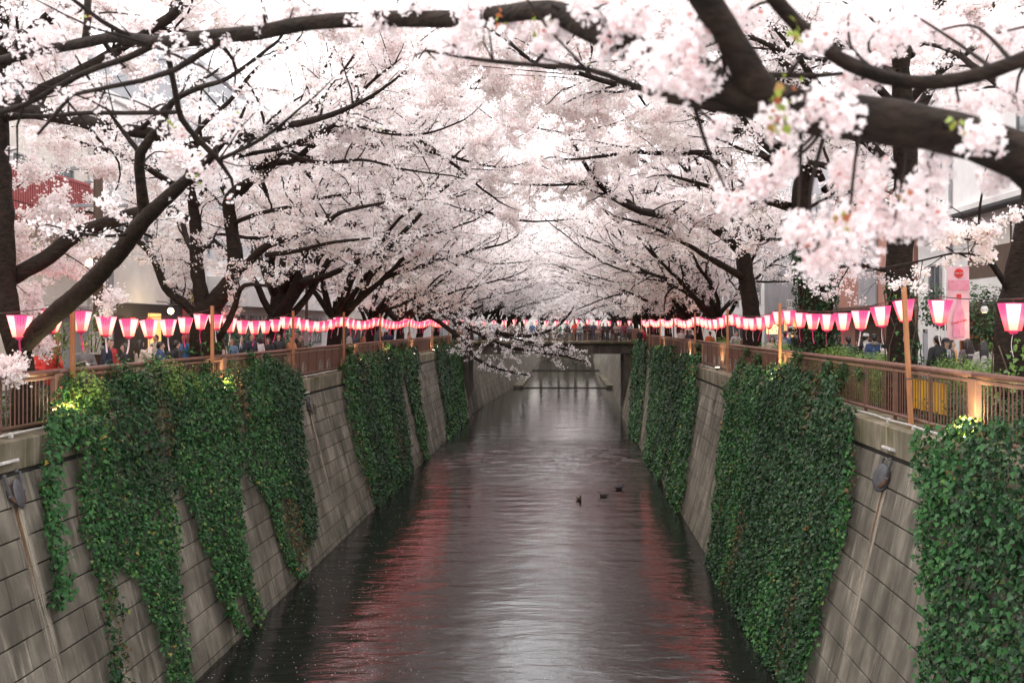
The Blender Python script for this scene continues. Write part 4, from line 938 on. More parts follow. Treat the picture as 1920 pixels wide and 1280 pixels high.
hero('cherry tree whose thick trunk is wrapped in dark ivy, right bank', P(1530,735,31.8),
  [[(1530,742,31.8,96),(1530,665,31.8,84),(1530,600,31.8,80),(1528,520,31.8,70),(1515,450,31.6,52),(1502,390,31.4,44),(1510,320,31.2,38),(1530,250,31,30),(1545,160,30.6,22)]],
  [[(1512,320,31.2,24),(1470,280,30.8,20),(1410,250,30.3,16),(1350,240,29.8,12),(1290,215,29.3,8),(1240,170,29,5)],
   [(1505,400,31.4,22),(1450,380,31,18),(1390,372,30.5,14),(1330,350,30,10),(1260,330,29.4,6)],
   [(1520,460,31.6,20),(1570,400,31.6,18),(1610,340,31.6,14),(1650,300,31.6,8)],
   [(1412,250,30.3,10),(1370,180,30,9),(1330,130,29.6,7),(1280,80,29.2,5)]],
  auto=[((8,31,12.8),(-.5,-.5,.75),5,.11),((8.1,31.2,12.5),(.7,.2,.6),5.5,.12),((7.9,31.2,13),(-.1,.8,.6),5.5,.12),((7.9,31,14),(-.7,.1,.8),5.5,.1),((7.7,31.4,11),(-.5,.8,.2),4.5,.09),((7,31,13),(-1,.15,.45),8,.12),((7,31,12),(-.9,.5,.4),7.5,.12),((6.5,30.5,13.5),(-1,-.2,.5),7.5,.11),((5,30,13.5),(-1,.1,.15),6,.09)], dens=1.0, budget=118000, size=.06, toward=(0,.6,.25), thin=.78,
  spots=[(1420,30,80,29),(1500,70,70,29),(1600,40,80,29),(1700,90,80,29),(1780,40,80,29),(1860,90,80,29),(1640,120,60,29),(1740,0,70,29),(1340,40,70,29),(1250,250,50,30),(1180,280,50,31),(1560,250,60,30),(1720,180,60,29)])
hero('cherry tree on right bank stretching one long limb low over the canal', P(1406,705,43.3),
  [[(1408,708,43.3,60),(1410,640,43.3,50),(1408,580,43.3,45),(1400,525,43.3,42),(1394,480,43.3,40),(1392,462,43.2,36)]],
  [[(1394,478,43.2,36),(1372,452,43,33),(1335,425,42,30),(1290,408,40,27),(1240,402,38.4,24),(1198,394,37,21),(1150,370,35.4,17),(1120,340,34.4,14),(1092,300,33.4,11),(1066,250,32.4,8),(1050,218,31.6,5)],
   [(1196,393,37,13),(1155,360,36,11),(1110,346,35,9),(1040,347,34,7),(960,345,33,4)],
   [(1402,525,43.3,22),(1350,495,42.4,19),(1320,478,41.6,16),(1288,458,40.4,12),(1220,425,38.6,8),(1150,405,37,5)],
   [(1394,478,43.2,22),(1412,455,43,18),(1425,420,42.6,14),(1440,370,42,10),(1450,310,41.5,6)],
   [(1066,252,32.4,5),(1110,242,32,5),(1170,225,31.5,4),(1225,190,31,3)],[(1066,250,32.4,5),(1000,240,32,5),(945,235,31.6,4),(900,205,31,3)],
   [(1392,470,43,22),(1370,400,42.4,18),(1330,340,41.6,14),(1290,280,41,10),(1240,240,40,6)]],
  auto=[((7.9,43,12.2),(.2,.8,.6),5.5,.13),((8,43,12),(.8,.1,.5),5.5,.13),((7.6,42.5,13.5),(-.5,.3,.7),6,.12),((6.5,41.5,13),(-.7,-.3,.6),6,.12),((5.5,40.5,13),(-1,.1,.5),8,.12),((7,42.5,12),(-.9,.5,.5),8,.12),((5,41,14),(-.9,.2,.6),7,.1)], dens=1.05, budget=120000, size=.066, toward=(0,.75,.25), thin=.66,
  spots=[(1000,330,40,36),(960,400,35,37),(1100,250,40,34)])

# trees further along, from three generic trees shared by copies
def generic(k, label, x, Y, zg, side):
    s = 1 if side == 'L' else -1          # towards the canal
    base = np.zeros(3); root = empty('cherry_tree', (0,0,0)); tag(root, label, 'tree', 'cherry trees lining the canal')
    trunk = [smooth_line([(0,0,-.1),(.05*s,.1,.8),(.15*s,.05,1.7),(.25*s,0,2.6)], [.36,.28,.25,.22], .25)]
    limbs = []
    global ZMIN
    ZMIN = 2.6
    spec = [((1,.1,.42),11.5),((.85,.6,.6),11),((.8,-.7,.55),10.5),((1,-.1,.75),12.5),((.8,.3,.95),12),((.5,.1,1.2),10),((-.3,.8,.8),8),((-.5,-.6,.8),8),((-.9,.1,.6),7.5),((1,-.3,.28),10.5),((.9,.4,.32),10),((.6,-.5,1.1),10)]
    for (dx,dy,dz), L in spec:
        a = np.array([.2*s+rng.normal(0,.05), rng.normal(0,.08), rng.uniform(1.6,2.6)]); d = np.array([dx*s+rng.normal(0,.1), dy+rng.normal(0,.12), dz+rng.normal(0,.06)]); d /= np.linalg.norm(d)
        p, r = grow_branch(a, d, L*rng.uniform(.9,1.1), .11, rng.uniform(-.012,.012), .4, .10); r = np.linspace(.115, .018, len(p)); limbs.append((p, r))
        j = len(p)//3; p2, r2 = grow_branch(p[j], p[j+1]-p[j]+perp(d)*.35, L*.6, .09, .01, .4, .1); limbs.append((p2, np.linspace(.06,.015,len(p2))))
    tw = Tubes(); sites = []; make_crown(limbs, tw, sites, .64, toward=(0,.45,.25), start=.2, lenscale=1.15)
    finish_tree(root, trunk, limbs, tw, sites, base, max(3, int(50000/len(sites))), .125, .13, .02, tri=True)
    return root
gens = {'L': [generic(i, '', 0, 0, 0, 'L') for i in range(2)], 'R': [generic(i, '', 0, 0, 0, 'R') for i in range(2)]}
used = {id(g): False for v in gens.values() for g in v}
slots = [('L',-12.0,40.5),('L',-11.6,49.5),('L',-11.6,58.5),('L',-11.6,69),('L',-11.8,80),('L',-11.8,90),('L',-11.5,103),('L',-11,115),('L',-10.5,128),('L',-9.8,143),('L',-9.3,160),('L',-9,180),('L',-9,204),('L',-9.5,226),('L',-6,238),('L',-1.8,243),('L',2.4,240),('L',-4,258),
         ('R',8.2,52),('R',8.2,60.5),('R',8.2,69.5),('R',8.3,79),('R',8.4,89.5),('R',8.8,102),('R',9,114),('R',9.2,127),('R',9.2,142),('R',9.4,159),('R',9.6,180),('R',10,204),('R',8,228),('R',5.5,246),('R',1,262)]
cnt = {'L': 2, 'R': 4}
for i, (s, x, Y) in enumerate(slots):
    g = gens[s][i % 2]; o = g if not used[id(g)] else copy_tree(g); used[id(g)] = True
    o.location = (x, Y, (ZLT if s == 'L' else ZRT)-.04); o.rotation_euler = (0,0,R(rng.uniform(-38,38))); o.scale = ((rng.uniform(.98,1.12) if 50 < Y < 100 else rng.uniform(1.15,1.35)),)*3
    cnt[s] += 1; side = 'left' if s == 'L' else 'right'; pos = 'before the bridge' if Y < 92 else 'beyond the bridge'
    o['label'] = f'white cherry tree on {side} bank {pos}, {ORD[cnt[s]-1]} trunk from the viewer'
ZMIN = -1e9
# the near tree: its trunk stands right of the frame, limbs cross the top of the picture
base = np.array((6.9,5.2,6.24)); root = empty('cherry_tree', base); tag(root, 'nearest cherry tree, thick dark limbs crossing the top of the view', 'tree')
trunk = [smooth_line([(7.35,5.4,6.1),(7.3,5.4,7.2),(6.9,5.3,8.3),(6.2,5.2,8.9)], [.46,.40,.34,.30], .2)]
limb_in = smooth_line(np.vstack([[(6.9,5.3,8.3),(5.2,5.15,8.85),(3.6,5.0,8.95)], L3([(2010,330,4.9,0)])[0], L3([(1920,296,4.85,1),(1830,262,4.8,1),(1740,240,4.8,1),(1620,222,4.8,1),(1500,208,4.75,1),(1430,176,4.7,1),(1395,118,4.6,1),(1355,50,4.5,1),(1318,-10,4.4,1),(1270,-90,4.3,1)])[0]]), [.30,.24,.17,.14,.118,.108,.108,.108,.10,.086,.074,.07,.066,.06], .12)
second = smooth_line(np.vstack([[(5.2,5.15,8.85),(3.9,5.3,9.25)], L3([(2050,30,5.2,1),(1980,82,5.2,1),(1900,118,5.2,1),(1830,142,5.2,1),(1760,154,5.2,1),(1690,152,5.2,1),(1620,132,5.1,1),(1570,108,5.0,1),(1520,70,4.9,1),(1475,25,4.8,1),(1430,-30,4.7,1),(1380,-90,4.6,1)])[0]]), [.12,.08,.046,.042,.040,.038,.037,.036,.036,.036,.036,.036,.033,.03], .12)
W_ = lambda l: smooth_line(*L3(l), .12)
flimbs = [limb_in, second,
  W_([(1440,196,4.7,62),(1390,186,4.7,46),(1330,140,4.75,50),(1270,118,4.85,54),(1200,96,5,55),(1150,74,5.05,52),(1095,48,5.2,50),(1050,26,5.35,44),(1000,20,5.5,36),(900,32,6,33),(820,36,6.3,32),(740,36,6.5,31),(650,38,6.8,29),(560,46,7,28),(480,62,7.3,27),(400,68,7.5,27),(300,80,8,25),(220,70,8.4,21),(150,82,8.8,20),(70,97,9.2,19),(0,114,9.5,18),(-80,125,9.8,16)]),
  W_([(1415,205,4.75,40),(1360,197,4.8,32),(1300,190,4.9,24),(1245,182,5,20),(1200,165,5.1,13),(1100,130,5.3,11),(1000,122,5.6,9),(900,112,6,8),(800,95,6.3,5)]),
  W_([(305,76,8,13),(240,108,8.2,12),(180,128,8.5,11),(120,156,8.8,10),(60,190,9.1,10),(0,212,9.4,10),(-60,230,9.6,9)]),
  W_([(308,80,8,11),(318,120,8.1,11),(330,180,8.3,11),(340,222,8.5,11),(372,262,8.7,11),(410,300,8.9,10)]),
  W_([(340,210,8.5,8),(250,212,8.7,8),(160,212,9,8),(80,218,9.3,8),(0,214,9.6,8)]),
  W_([(410,300,8.9,8),(470,272,8.8,7),(520,240,8.7,6),(560,205,8.6,4)]),
  W_([(1440,140,4.7,12),(1520,142,4.75,10),(1580,138,4.8,8)]),
  W_([(160,75,8.8,14),(165,30,8.8,13),(162,-30,8.9,12)])]
tw = Tubes(); sites = []
make_crown([(p[len(p)//2:], r[len(r)//2:]) for p, r in flimbs[2:4]]+flimbs[4:8], tw, sites, .55, lenscale=.6, start=.1)
t = Tubes()
for p, r in trunk: t.add(p-base, r, 16, .03)
link('trunk', big_mesh('trunk', *t.arr(), M['bark'], True), root)
for p, r in flimbs:
    t = Tubes(); t.add(p-base, r, 14, .022); link('limb', big_mesh('limb', *t.arr(), M['bark'], True), root)
MASS = [(1245,120,70,4.5),(1300,60,50,4.5),(1195,25,50,4.9),(1530,75,22,4.5),(1575,215,34,4.4),(1470,225,38,4.4),(1530,190,24,4.4),(1843,252,38,4.45),(1600,150,60,5.3),(1650,55,70,5.6),(1590,35,40,5.4),(1495,430,40,4.8),(1590,440,85,4.8),(1680,400,70,4.8),(1530,490,36,4.9),(1427,342,32,5.4),(1370,372,32,5.4),(1745,335,45,4.9),(1610,325,55,5),(1870,335,35,5),(1740,420,40,4.9),
  (880,18,42,5.9),(700,42,42,6.5),(845,85,36,6.1),(965,40,26,5.8),(1150,78,40,5.0),(1120,15,55,5.1),(1165,60,30,5.0),(1025,95,26,5.7),(432,228,28,8.6),(315,240,30,8.8),(372,318,24,8.9),(100,95,55,9),(40,60,60,9),(150,20,50,9),(20,150,45,9),(250,28,40,8.8),(1480,300,24,5.2),(1800,200,45,5.6),(1880,60,55,5.8),(1750,60,60,6),(1400,20,40,5),(1350,240,22,5.2),(1450,330,25,5.4),(1320,150,24,4.6),(600,20,36,7),(500,30,36,7.2),(780,10,36,6.4),(1040,55,24,5.3),(1905,180,45,5.6),(1700,20,50,6)]
def flower_cluster(k, nf=11, rad=.052):
    "flowers on short stalks that meet in one bud point"
    V = [np.zeros(3)]; F = []
    for i in range(nf):
        c = rng.normal(0,1,3); c = c/np.linalg.norm(c)*rad*rng.uniform(.6,1.1); ax = c/np.linalg.norm(c)+rng.normal(0,.3,3); ax /= np.linalg.norm(ax)
        u = np.cross(ax, rng.normal(0,1,3)); u /= np.linalg.norm(u); v = np.cross(ax, u); a0 = rng.uniform(0,6.28); R_ = rng.uniform(.016,.021)
        ci = len(V); V += [c+ax*.002, c+u*.002]; F.append((0, ci, ci+1))
        for q in range(5):
            a = a0+q*1.2566; d = u*math.cos(a)+v*math.sin(a); e = -u*math.sin(a)+v*math.cos(a); b0 = len(V)
            V += [c+d*R_*.6+e*R_*.42+ax*.004, c+d*R_*1.05+e*R_*.12+ax*.009, c+d*R_*1.05-e*R_*.12+ax*.009, c+d*R_*.6-e*R_*.42+ax*.004]
            F.append((ci,b0,b0+1,b0+2,b0+3))
    me = bpy.data.meshes.new('blossom_cluster'); me.from_pydata([tuple(x) for x in V], [], F); me.materials.append(M['petalnear']); return me, np.array(V), F
CL = [flower_cluster(i) for i in range(6)]
pts = []
for (px, py, rp_, Y) in MASS:
    r = rp_*Y/FPX; n = int(6+ (rp_/9.5)**2*.55)
    for i in range(n):
        q = rng.normal(0,1,3); q = q/np.linalg.norm(q)*rng.random()**.4*r*1.0; pts.append(np.array(P(px,py,Y))+q*np.array([1,.8,.8]))
for q in sites:
    if rng.random() < .5: pts.append(q+rng.normal(0,.03,3))
tips = Tubes()
pts = [p for p in pts]
order = sorted(range(len(pts)), key=lambda i: pts[i][1])
VV = []; FF = []; nv = 0
for rank, i in enumerate(order):
    me, V0, F0 = CL[i % 6]; rot = Euler(rng.uniform(0,6.28,3)).to_matrix(); s = rng.uniform(.75,1.2); 
    if rank < 300:
        o = bpy.data.objects.new('blossom_cluster', me); COL.objects.link(o); o.parent = root; o.location = Vector(pts[i]-base); o.rotation_euler = rot.to_euler(); o.scale = (s,)*3
    else:
        VV.append(V0@np.array(rot).T*s+pts[i]-base); FF += [tuple(q+nv for q in f) for f in F0]; nv += len(V0)
me = bpy.data.meshes.new('blossom'); me.from_pydata([tuple(v) for v in np.vstack(VV)], [], FF); me.materials.append(M['petalnear']); o = link('blossom', me, root); o['kind'] = 'stuff'
# thin twigs carrying the big masses, and young leaves
allp = np.vstack([p for p, r in flimbs])
for (px, py, rp_, Y) in MASS:
    c = np.array(P(px,py,Y)); j = np.argmin(((allp-c)**2).sum(1)); a = allp[j]; mid = (a+c)/2+rng.normal(0,.05,3)+np.array([0,0,.04])
    p, r = smooth_line([a, mid, c, c+(c-mid)*.25], [.014,.009,.006,.004], .05); tw.add(p, r, 5)
    for k in range(3):
        p, r = grow_branch(c, rng.normal(0,1,3), rp_*Y/FPX*.9, .004, -.03, .05, .2); tw.add(p, r, 3)
V, F = tw.arr(); o = link('twigs', big_mesh('twigs', V-base, F, M['twig'], True), root); o['kind'] = 'stuff'
LFP = np.array([np.array(P(px+rng.normal(0,10),py+rng.normal(0,10),Y-.12)) for (px,py,n,Y) in ((1455,190,14,4.4),(1460,235,10,4.4),(1500,60,8,4.5),(1800,235,8,4.4),(940,36,7,5.7),(1010,42,6,5.4),(320,232,5,8.7),(160,30,5,8.8),(1200,100,5,4.8),(430,215,4,8.6),(370,335,4,8.9),(1580,420,8,4.8),(1700,380,8,4.8),(1480,160,6,4.5)) for _ in range(n)])
V, F = leaves(LFP-base, rng.normal(0,1,(len(LFP),3)), .04, np.array([0,0,.3]), False, .8, 1.0)
o = link('young_leaves', big_mesh('young_leaves', V, F, M['bract']), root); o['kind'] = 'stuff'
# drooping spray beside the bridge belongs to a left tree further on
base = np.array((-11.4,64,6.16)); root = empty('cherry_tree', base); tag(root, 'low cherry tree on left bank, drooping spray hanging before the bridge', 'tree', 'cherry trees lining the canal')
lm = [W_([(728,640,64,14),(745,600,63,9),(790,580,61,7),(850,600,59,5),(930,625,57,4),(985,640,56,3)]),W_([(800,586,60,10),(870,640,58,8),(890,670,57,6),(930,690,56.5,5),(985,702,56,4)]),W_([(930,622,57,7),(985,630,56,6),(1040,615,55,5),(1070,585,54.5,4)]),
      W_([(850,600,59,8),(940,645,57,6),(1010,660,55.5,5),(1060,668,54.5,4),(1100,680,54,3)]),W_([(985,640,56,5),(1040,650,55,4),(1090,660,54,3)]),W_([(745,600,63,14),(700,560,64,11),(650,530,65,8),(600,500,66,5)])]
tw = Tubes(); sites = []; make_crown(lm[:5], tw, sites, 1.1, l1=.35, l2=.3, lenscale=.55, start=.35); make_crown(lm[5:], tw, sites, 1, lenscale=.9)
tr = [smooth_line([(-11.5,64,6.1),(-11.45,64,7),(-11.3,64,7.8)], [.42,.36,.32], .25)]
finish_tree(root, tr, lm, tw, sites, base, 6, .09, .08, .02)

# ivy wrapping the right-bank trunks (on the trunks, not part of them)
def trunk_ivy(label, trunk, zmax, dens, patch=.4, m='ivydark', size=.10):
    p, r = smooth_line(*L3(trunk), .1); n = int(dens*len(p)); i = rng.integers(0, len(p), n); a = rng.uniform(0, 6.28, n)
    ok = (vnoise(a*1.1+5, p[i,2]*1.4, 23) > patch) & (p[i,2] < zmax); i, a = i[ok], a[ok]; n = len(i)
    nrm = np.column_stack([np.cos(a), np.sin(a), np.full(n,.25)]); C = p[i]+nrm*(r[i]+rng.uniform(.01,.10,n))[:,None]*np.array([1,1,.2])+np.column_stack([np.zeros((n,2)), rng.uniform(-.06,.06,n)])
    b0 = p[0]; root = empty('ivy', b0); tag(root, label, 'ivy'); V, F = leaves(C-b0, nrm, size, np.array([0,0,-1.]), True); o = link('leaves', big_mesh('leaves', V, F, M[m]), root); o['kind'] = 'stuff'
    mb = MB()
    for k in range(5):
        aa = k*1.25; mb.tube([Vector(p[j]-b0)+Vector((math.cos(aa+.3*math.sin(j)),math.sin(aa+.3*math.sin(j)),0))*(r[j]+.01) for j in range(0, len(p), 4) if p[j,2] < zmax], .014, 4)
    mb.build('runner', M['stem'], root)
trunk_ivy('dense dark ivy clothing the thick trunk on right bank', [(1530,742,31.8,96),(1530,665,31.8,84),(1530,600,31.8,80),(1528,520,31.8,72),(1520,470,31.6,60)], 10.9, 90, .36)
trunk_ivy('sparse ivy climbing the straight trunk by the nearest pole', [(1698,782,23.7,84),(1693,700,23.7,68),(1690,600,23.7,62),(1688,540,23.7,58)], 9.4, 30, .52, 'ivy')
trunk_ivy('pale ivy at the foot of the trunk by the right edge', [(1908,790,17.8,86),(1902,720,17.8,76),(1897,640,17.8,66)], 8.3, 34, .5, 'shrub')
trunk_ivy('ivy strands round the foot of the forked tree', [(398,742,31,98),(388,690,31,84),(384,640,31,74)], 8.2, 42, .5, 'ivy')
# ---------------------------------------------------------------- buildings along both streets
def window(root, M4, w, h, m_frame='frame', bars=1, blind=False):
    "a recessed window: frame > pane, on the wall plane whose local x runs along the wall, y up, z out"
    mb = MB(); t = .06
    for x0, x1, y0, y1 in ((-w/2,w/2,-h/2,-h/2+t),(-w/2,w/2,h/2-t,h/2),(-w/2,-w/2+t,-h/2+t,h/2-t),(w/2-t,w/2,-h/2+t,h/2-t)): mb.box(x0,x1,y0,y1,-.02,.07)
    for i in range(bars): x = -w/2+w*(i+1)/(bars+1); mb.box(x-.02,x+.02,-h/2+t+.001,h/2-t-.001,-.02,.05)
    o = mb.build('window', M[m_frame], root); o.matrix_local = M4
    MB().box(-w/2+t*.5,w/2-t*.5,-h/2+t*.5,h/2-t*.5,.004,.018).build('pane', M['glass'], o)
    if blind:
        q = MB()
        for i in range(int(h/.14)): q.box(-w/2+t,w/2-t,-h/2+t+i*.14,-h/2+t+i*.14+.1,.022,.03)
        q.build('blind', M['signwhite'], o)
    return o
class Bld:
    def __init__(s, side, xf, y0, y1, h, mat, label, depth=10, cat='building', zg=None):
        s.side, s.xf, s.y0, s.y1, s.h = side, xf, y0, y1, h; s.s = 1 if side == 'L' else -1; s.zg = zg or (6.2 if side == 'L' else 6.28)
        s.root = empty('building', (xf, y0, s.zg)); tag(s.root, label, cat)
        x0, x1 = sorted((0, -s.s*depth)); MB().box(x0, x1, 0, y1-y0, 0, h).build('wall', M[mat], s.root)
        MB().bbox(x0-.15, x1+.15, -.15, y1-y0+.15, h+.003, h+.3, .03).build('parapet', M[mat], s.root)
    def m4(s, u, z, out=.01):
        X = Vector((0,-s.s,0)); Y = Vector((0,0,1)); Z = X.cross(Y)
        Z = Vector((s.s,0,0)); X = Y.cross(Z); m = Matrix((X,Y,Z)).transposed().to_4x4(); m.translation = Vector((s.s*out, u, z)); return m
    def win(s, u, z, w, h, **k): return window(s.root, s.m4(u, z), w, h, **k)
    def grid(s, us, zs, w, h, **k):
        for z in zs:
            for u in us: s.win(u, z, w, h, **k)
    def slab(s, name, u0, u1, z0, z1, out0, out1, mat, b=.01):
        x0, x1 = sorted((s.s*out0, s.s*out1)); return MB().bbox(x0, x1, u0, u1, z0, z1, b).build(name, M[mat], s.root)
def text(name, body, size, m, parent, M4, extrude=.004, align='CENTER'):
    cu = bpy.data.curves.new(name, 'FONT'); cu.body = body; cu.size = size; cu.extrude = extrude; cu.align_x = align; cu.align_y = 'CENTER'; cu.space_line = .95
    o = bpy.data.objects.new(name, cu); COL.objects.link(o); dg = bpy.context.evaluated_depsgraph_get(); dg.update()
    me = bpy.data.meshes.new_from_object(o.evaluated_get(dg)); bpy.data.objects.remove(o); bpy.data.curves.remove(cu); me.materials.clear(); me.materials.append(m)
    o = link(name, me, parent); o.matrix_local = M4; return o

# left street
b = Bld('L', -18, 14, 26.5, 9.5, 'brownwall', 'dark brown building at the far left behind the leaning tree'); b.grid([2.5,6,9.5], [4.3,7.2], 1.5, 1.5); b.slab('shop_front', 1, 11.5, .3, 2.6, .02, .06, 'shopglow'); b.slab('awning', .8, 11.8, 2.7, 2.95, .0, 1.2, 'brownwall')
b = Bld('L', -18, 27, 37.5, 13.5, 'cream', 'cream building with a red slatted balcony and dark door')
b.slab('balcony_floor', 2.2, 9.9, 5.45, 5.65, .0, 1.3, 'redpaint'); b.slab('balcony_rail', 2.2, 9.9, 6.95, 7.05, 1.22, 1.3, 'redpaint'); pm_ = MB().box(-.02,.02,-.035,.035,-.64,.64).mesh('slat', M['redpaint'])
for i in range(56): link('slat', pm_, b.root, loc=(1.26, 2.28+i*.136, 6.3))
b.grid([3.5,6,8.6], [6.9,9.9,12], 1.5, 1.7); b.slab('grey_wall', 5.2, 10.3, .01, 2.8, .01, .16, 'grey'); b.slab('door', 6.6, 7.6, .05, 2.25, .165, .2, 'dark'); b.slab('door_frame', 7.65, 8.05, .05, 2.4, .165, .24, 'timber'); b.slab('shop_front', .6, 3.6, .2, 2.5, .02, .06, 'shopglow'); b.slab('lintel', 4.9, 10.3, 2.45, 2.62, .17, .45, 'brownwall')
b = Bld('L', -18, 38, 50, 11, 'white', 'white building over a dark shop front with a gold lettered sign')
b.slab('shop_front', .8, 11.5, .1, 3.0, .02, .05, 'dark'); b.slab('shop_door', 4.8, 6.1, .1, 2.6, .052, .10, 'shopglow'); b.slab('shop_wall', 8.6, 11.3, .1, 3.0, .052, .12, 'redpaint'); b.slab('fascia', 7.3, 11.2, 3.05, 3.85, .02, .12, 'ink')
o = text('lettering', 'ip', .75, M['gold'], b.root, b.m4(9.6, 3.45, .14)); b.grid([2.2,5,8.8], [6.3,9.2], 1.5, 1.5, bars=1)
for i in range(14): MB().box(-.03,.03,-.05,.05,-1.1,1.1).build('louvre', M['grey'], b.root, loc=(.08, 1+i*.32, 9.2))
for u in (1.6,3.2,7.2):
    root = empty('red_paper_lantern', (-17.2, 38+u, 8.35)); tag(root, f'small round red lantern hanging at the dark shop front, {ORD[int(u/2)]} of three', 'lantern', 'red lanterns at the shop front'); MB().lathe((0,0,0), [(.07,-.24),(.17,-.15),(.21,0),(.17,.15),(.07,.24)], 12).build('shade', emat('red lantern paper', (1,.06,.03), .9) if 'rl' not in M else M['rl'], root); MB().tube([(0,0,.24),(0,0,.5)], .008, 4).build('cord', M['wire'], root)
b = Bld('L', -18.6, 50.5, 78, 5.2, 'white', 'low white building with a long plain canopy and dark glazing'); b.slab('canopy', .2, 27, 3.1, 4.6, .0, .9, 'white', .03); b.grid([3+3*i for i in range(8)], [1.7], 2.4, 2.0, bars=2); b.slab('base', .1, 27.4, .0, .5, .0, .12, 'grey')
b = Bld('L', -21, 56, 84, 17, 'grey', 'tall grey apartment block behind the low white building', 12); b.grid([2+3*i for i in range(9)], [7,10,13,15.4], 1.3, 1.6)
b = Bld('L', -18, 79, 98, 12, 'cream', 'cream block on the left street near the bridge'); b.grid([2+3*i for i in range(6)], [4,7,10], 1.4, 1.5); b.slab('shop_front', 1, 18, .3, 2.6, .02, .06, 'dark')
b = Bld('L', -17.5, 100, 130, 14, 'white', 'white block on the left street beyond the bridge'); b.grid([2+4*i for i in range(7)], [4,7,10], 1.6, 1.6)
b = Bld('L', -16.5, 134, 175, 16, 'grey', 'grey block far along the left street'); b.grid([3+5*i for i in range(8)], [4,8,12], 2, 2)
# right street
b = Bld('R', 14.5, 16, 27.8, 9, 'white', 'white building with a plain lit wall at the right edge'); b.grid([3,6.5,10], [6.6], 1.6, 1.6); b.slab('pilaster', 10.5, 11.75, .0, 6.6, .0, .55, 'white', .02); b.slab('wall_lamp_plate', 9.2, 9.5, 2.3, 2.7, .0, .08, 'frame')
b = Bld('R', 14, 28, 39.5, 10.5, 'white', 'white building with dark roof line, timber lattice shop front and red band')
b.slab('cornice', -.05, 11.55, 5.75, 5.87, .0, .55, 'ink'); b.slab('cornice', 0, 11.5, 5.88, 6.1, .0, .42, 'white', .02); b.slab('corner_pier', .0, 1.25, .0, 5.7, .0, .5, 'white', .02)
b.win(2.0, 8.2, 1.6, 1.9, bars=1); b.slab('vent_box', 3.55, 3.95, 7.0, 7.6, .0, .16, 'signwhite'); b.slab('recess', 3.2, 6.6, 3.6, 5.4, .005, .02, 'brownwall'); b.slab('painted_lit_soffit', 3.3, 6.5, 4.6, 5.35, .021, .03, 'cream')  # upright cream panel; the lit ceiling's brightness is painted in its colour
b.slab('red_band', 1.4, 6.8, 1.95, 2.35, .02, .1, 'redpaint'); b.slab('tile_eave', 1.3, 7.0, 2.36, 2.75, .0, .9, 'brownwall'); b.slab('lattice_beam', 1.4, 6.8, 1.55, 1.7, .1, .2, 'timber'); b.slab('lattice_back', 1.4, 6.8, .05, 1.9, .005, .018, 'dark')
lm_ = MB().box(-.03,.03,-.028,.028,-.76,.76).mesh('slat', M['brownwall'])
for i in range(44): link('slat', lm_, b.root, loc=(-.13, 1.5+i*.12, .8))
for i in range(4): b.slab('lattice_post', 1.45+i*1.75, 1.57+i*1.75, .05, 1.55, .10, .22, 'timber')
b.slab('drainpipe', 8.0, 8.1, .0, 9, .02, .12, 'grey'); b.win(9.6, 8.0, 1.2, 1.5); b.win(9.6, 3.6, 1.2, 1.4)
b = Bld('R', 14, 40, 51, 11, 'pinkwall', 'terracotta pink building with a grey panel and roller shutter')
b.slab('grey_panel', 4.6, 7.2, 2.9, 10.5, .01, .12, 'grey'); b.win(5.8, 4.4, .6, .8); b.win(2.2, 5.4, 1.8, 1.8, blind=True); b.win(9.3, 5.8, 1.5, 1.6); b.win(9.3, 8.8, 1.5, 1.6); b.win(2.2, 8.6, 1.8, 1.6, blind=True)
b.slab('ledge', .2, 10.8, 2.65, 2.85, .0, .7, 'brownwall'); b.slab('doorway', 1.1, 2.9, .05, 3.4, .011, .03, 'dark')
sm_ = MB().bbox(-.03,.03,-1.9,1.9,-.06,.06,.015).mesh('shutter_slat', M['brownwall'])
for i in range(18): link('shutter_slat', sm_, b.root, loc=(-.04, 6.0, .3+i*.128))
b = Bld('R', 14, 52, 70, 12.5, 'grey', 'grey clad building with narrow windows above a warmly lit shop')
b.slab('shop_front', 3.0, 11.5, .1, 2.7, .02, .06, 'shopglow'); b.slab('shop_pier', 6.6, 7.0, .1, 2.7, .062, .3, 'brownwall'); b.slab('fascia', 2.4, 12.2, 2.75, 4.4, .0, .5, 'grey'); b.grid([2.5,3.2,6,8.5,9.2,13,15], [5.6,8.6], .45, 1.3, bars=0); b.slab('awning', 2.0, 9.5, 7.0, 7.2, .0, .9, 'redpaint'); b.slab('base', .1, 17.8, 0, .5, .0, .1, 'pinkwall')
b = Bld('R', 14.2, 71, 92, 14, 'white', 'white block on the right street short of the bridge'); b.grid([2+3*i for i in range(7)], [4.3,7.3,10.3], 1.4, 1.5); b.slab('shop_front', 1, 20, .2, 2.6, .02, .06, 'dark')
b = Bld('R', 14.5, 94, 130, 15, 'cream', 'cream block on the right street beyond the bridge'); b.grid([2+4*i for i in range(8)], [4,7,10,13], 1.6, 1.6)
b = Bld('R', 15, 134, 176, 15, 'white', 'white block far along the right street'); b.grid([3+5*i for i in range(8)], [4,8,12], 2, 2)

b = Bld('L', -34, 292, 300, 13, 'cream', 'long pale block closing the far end of the canal view', -66); b.grid([2,5], [3,7,10], 1.4, 1.6)  # added block, covers bright sky gaps and their bars in the water
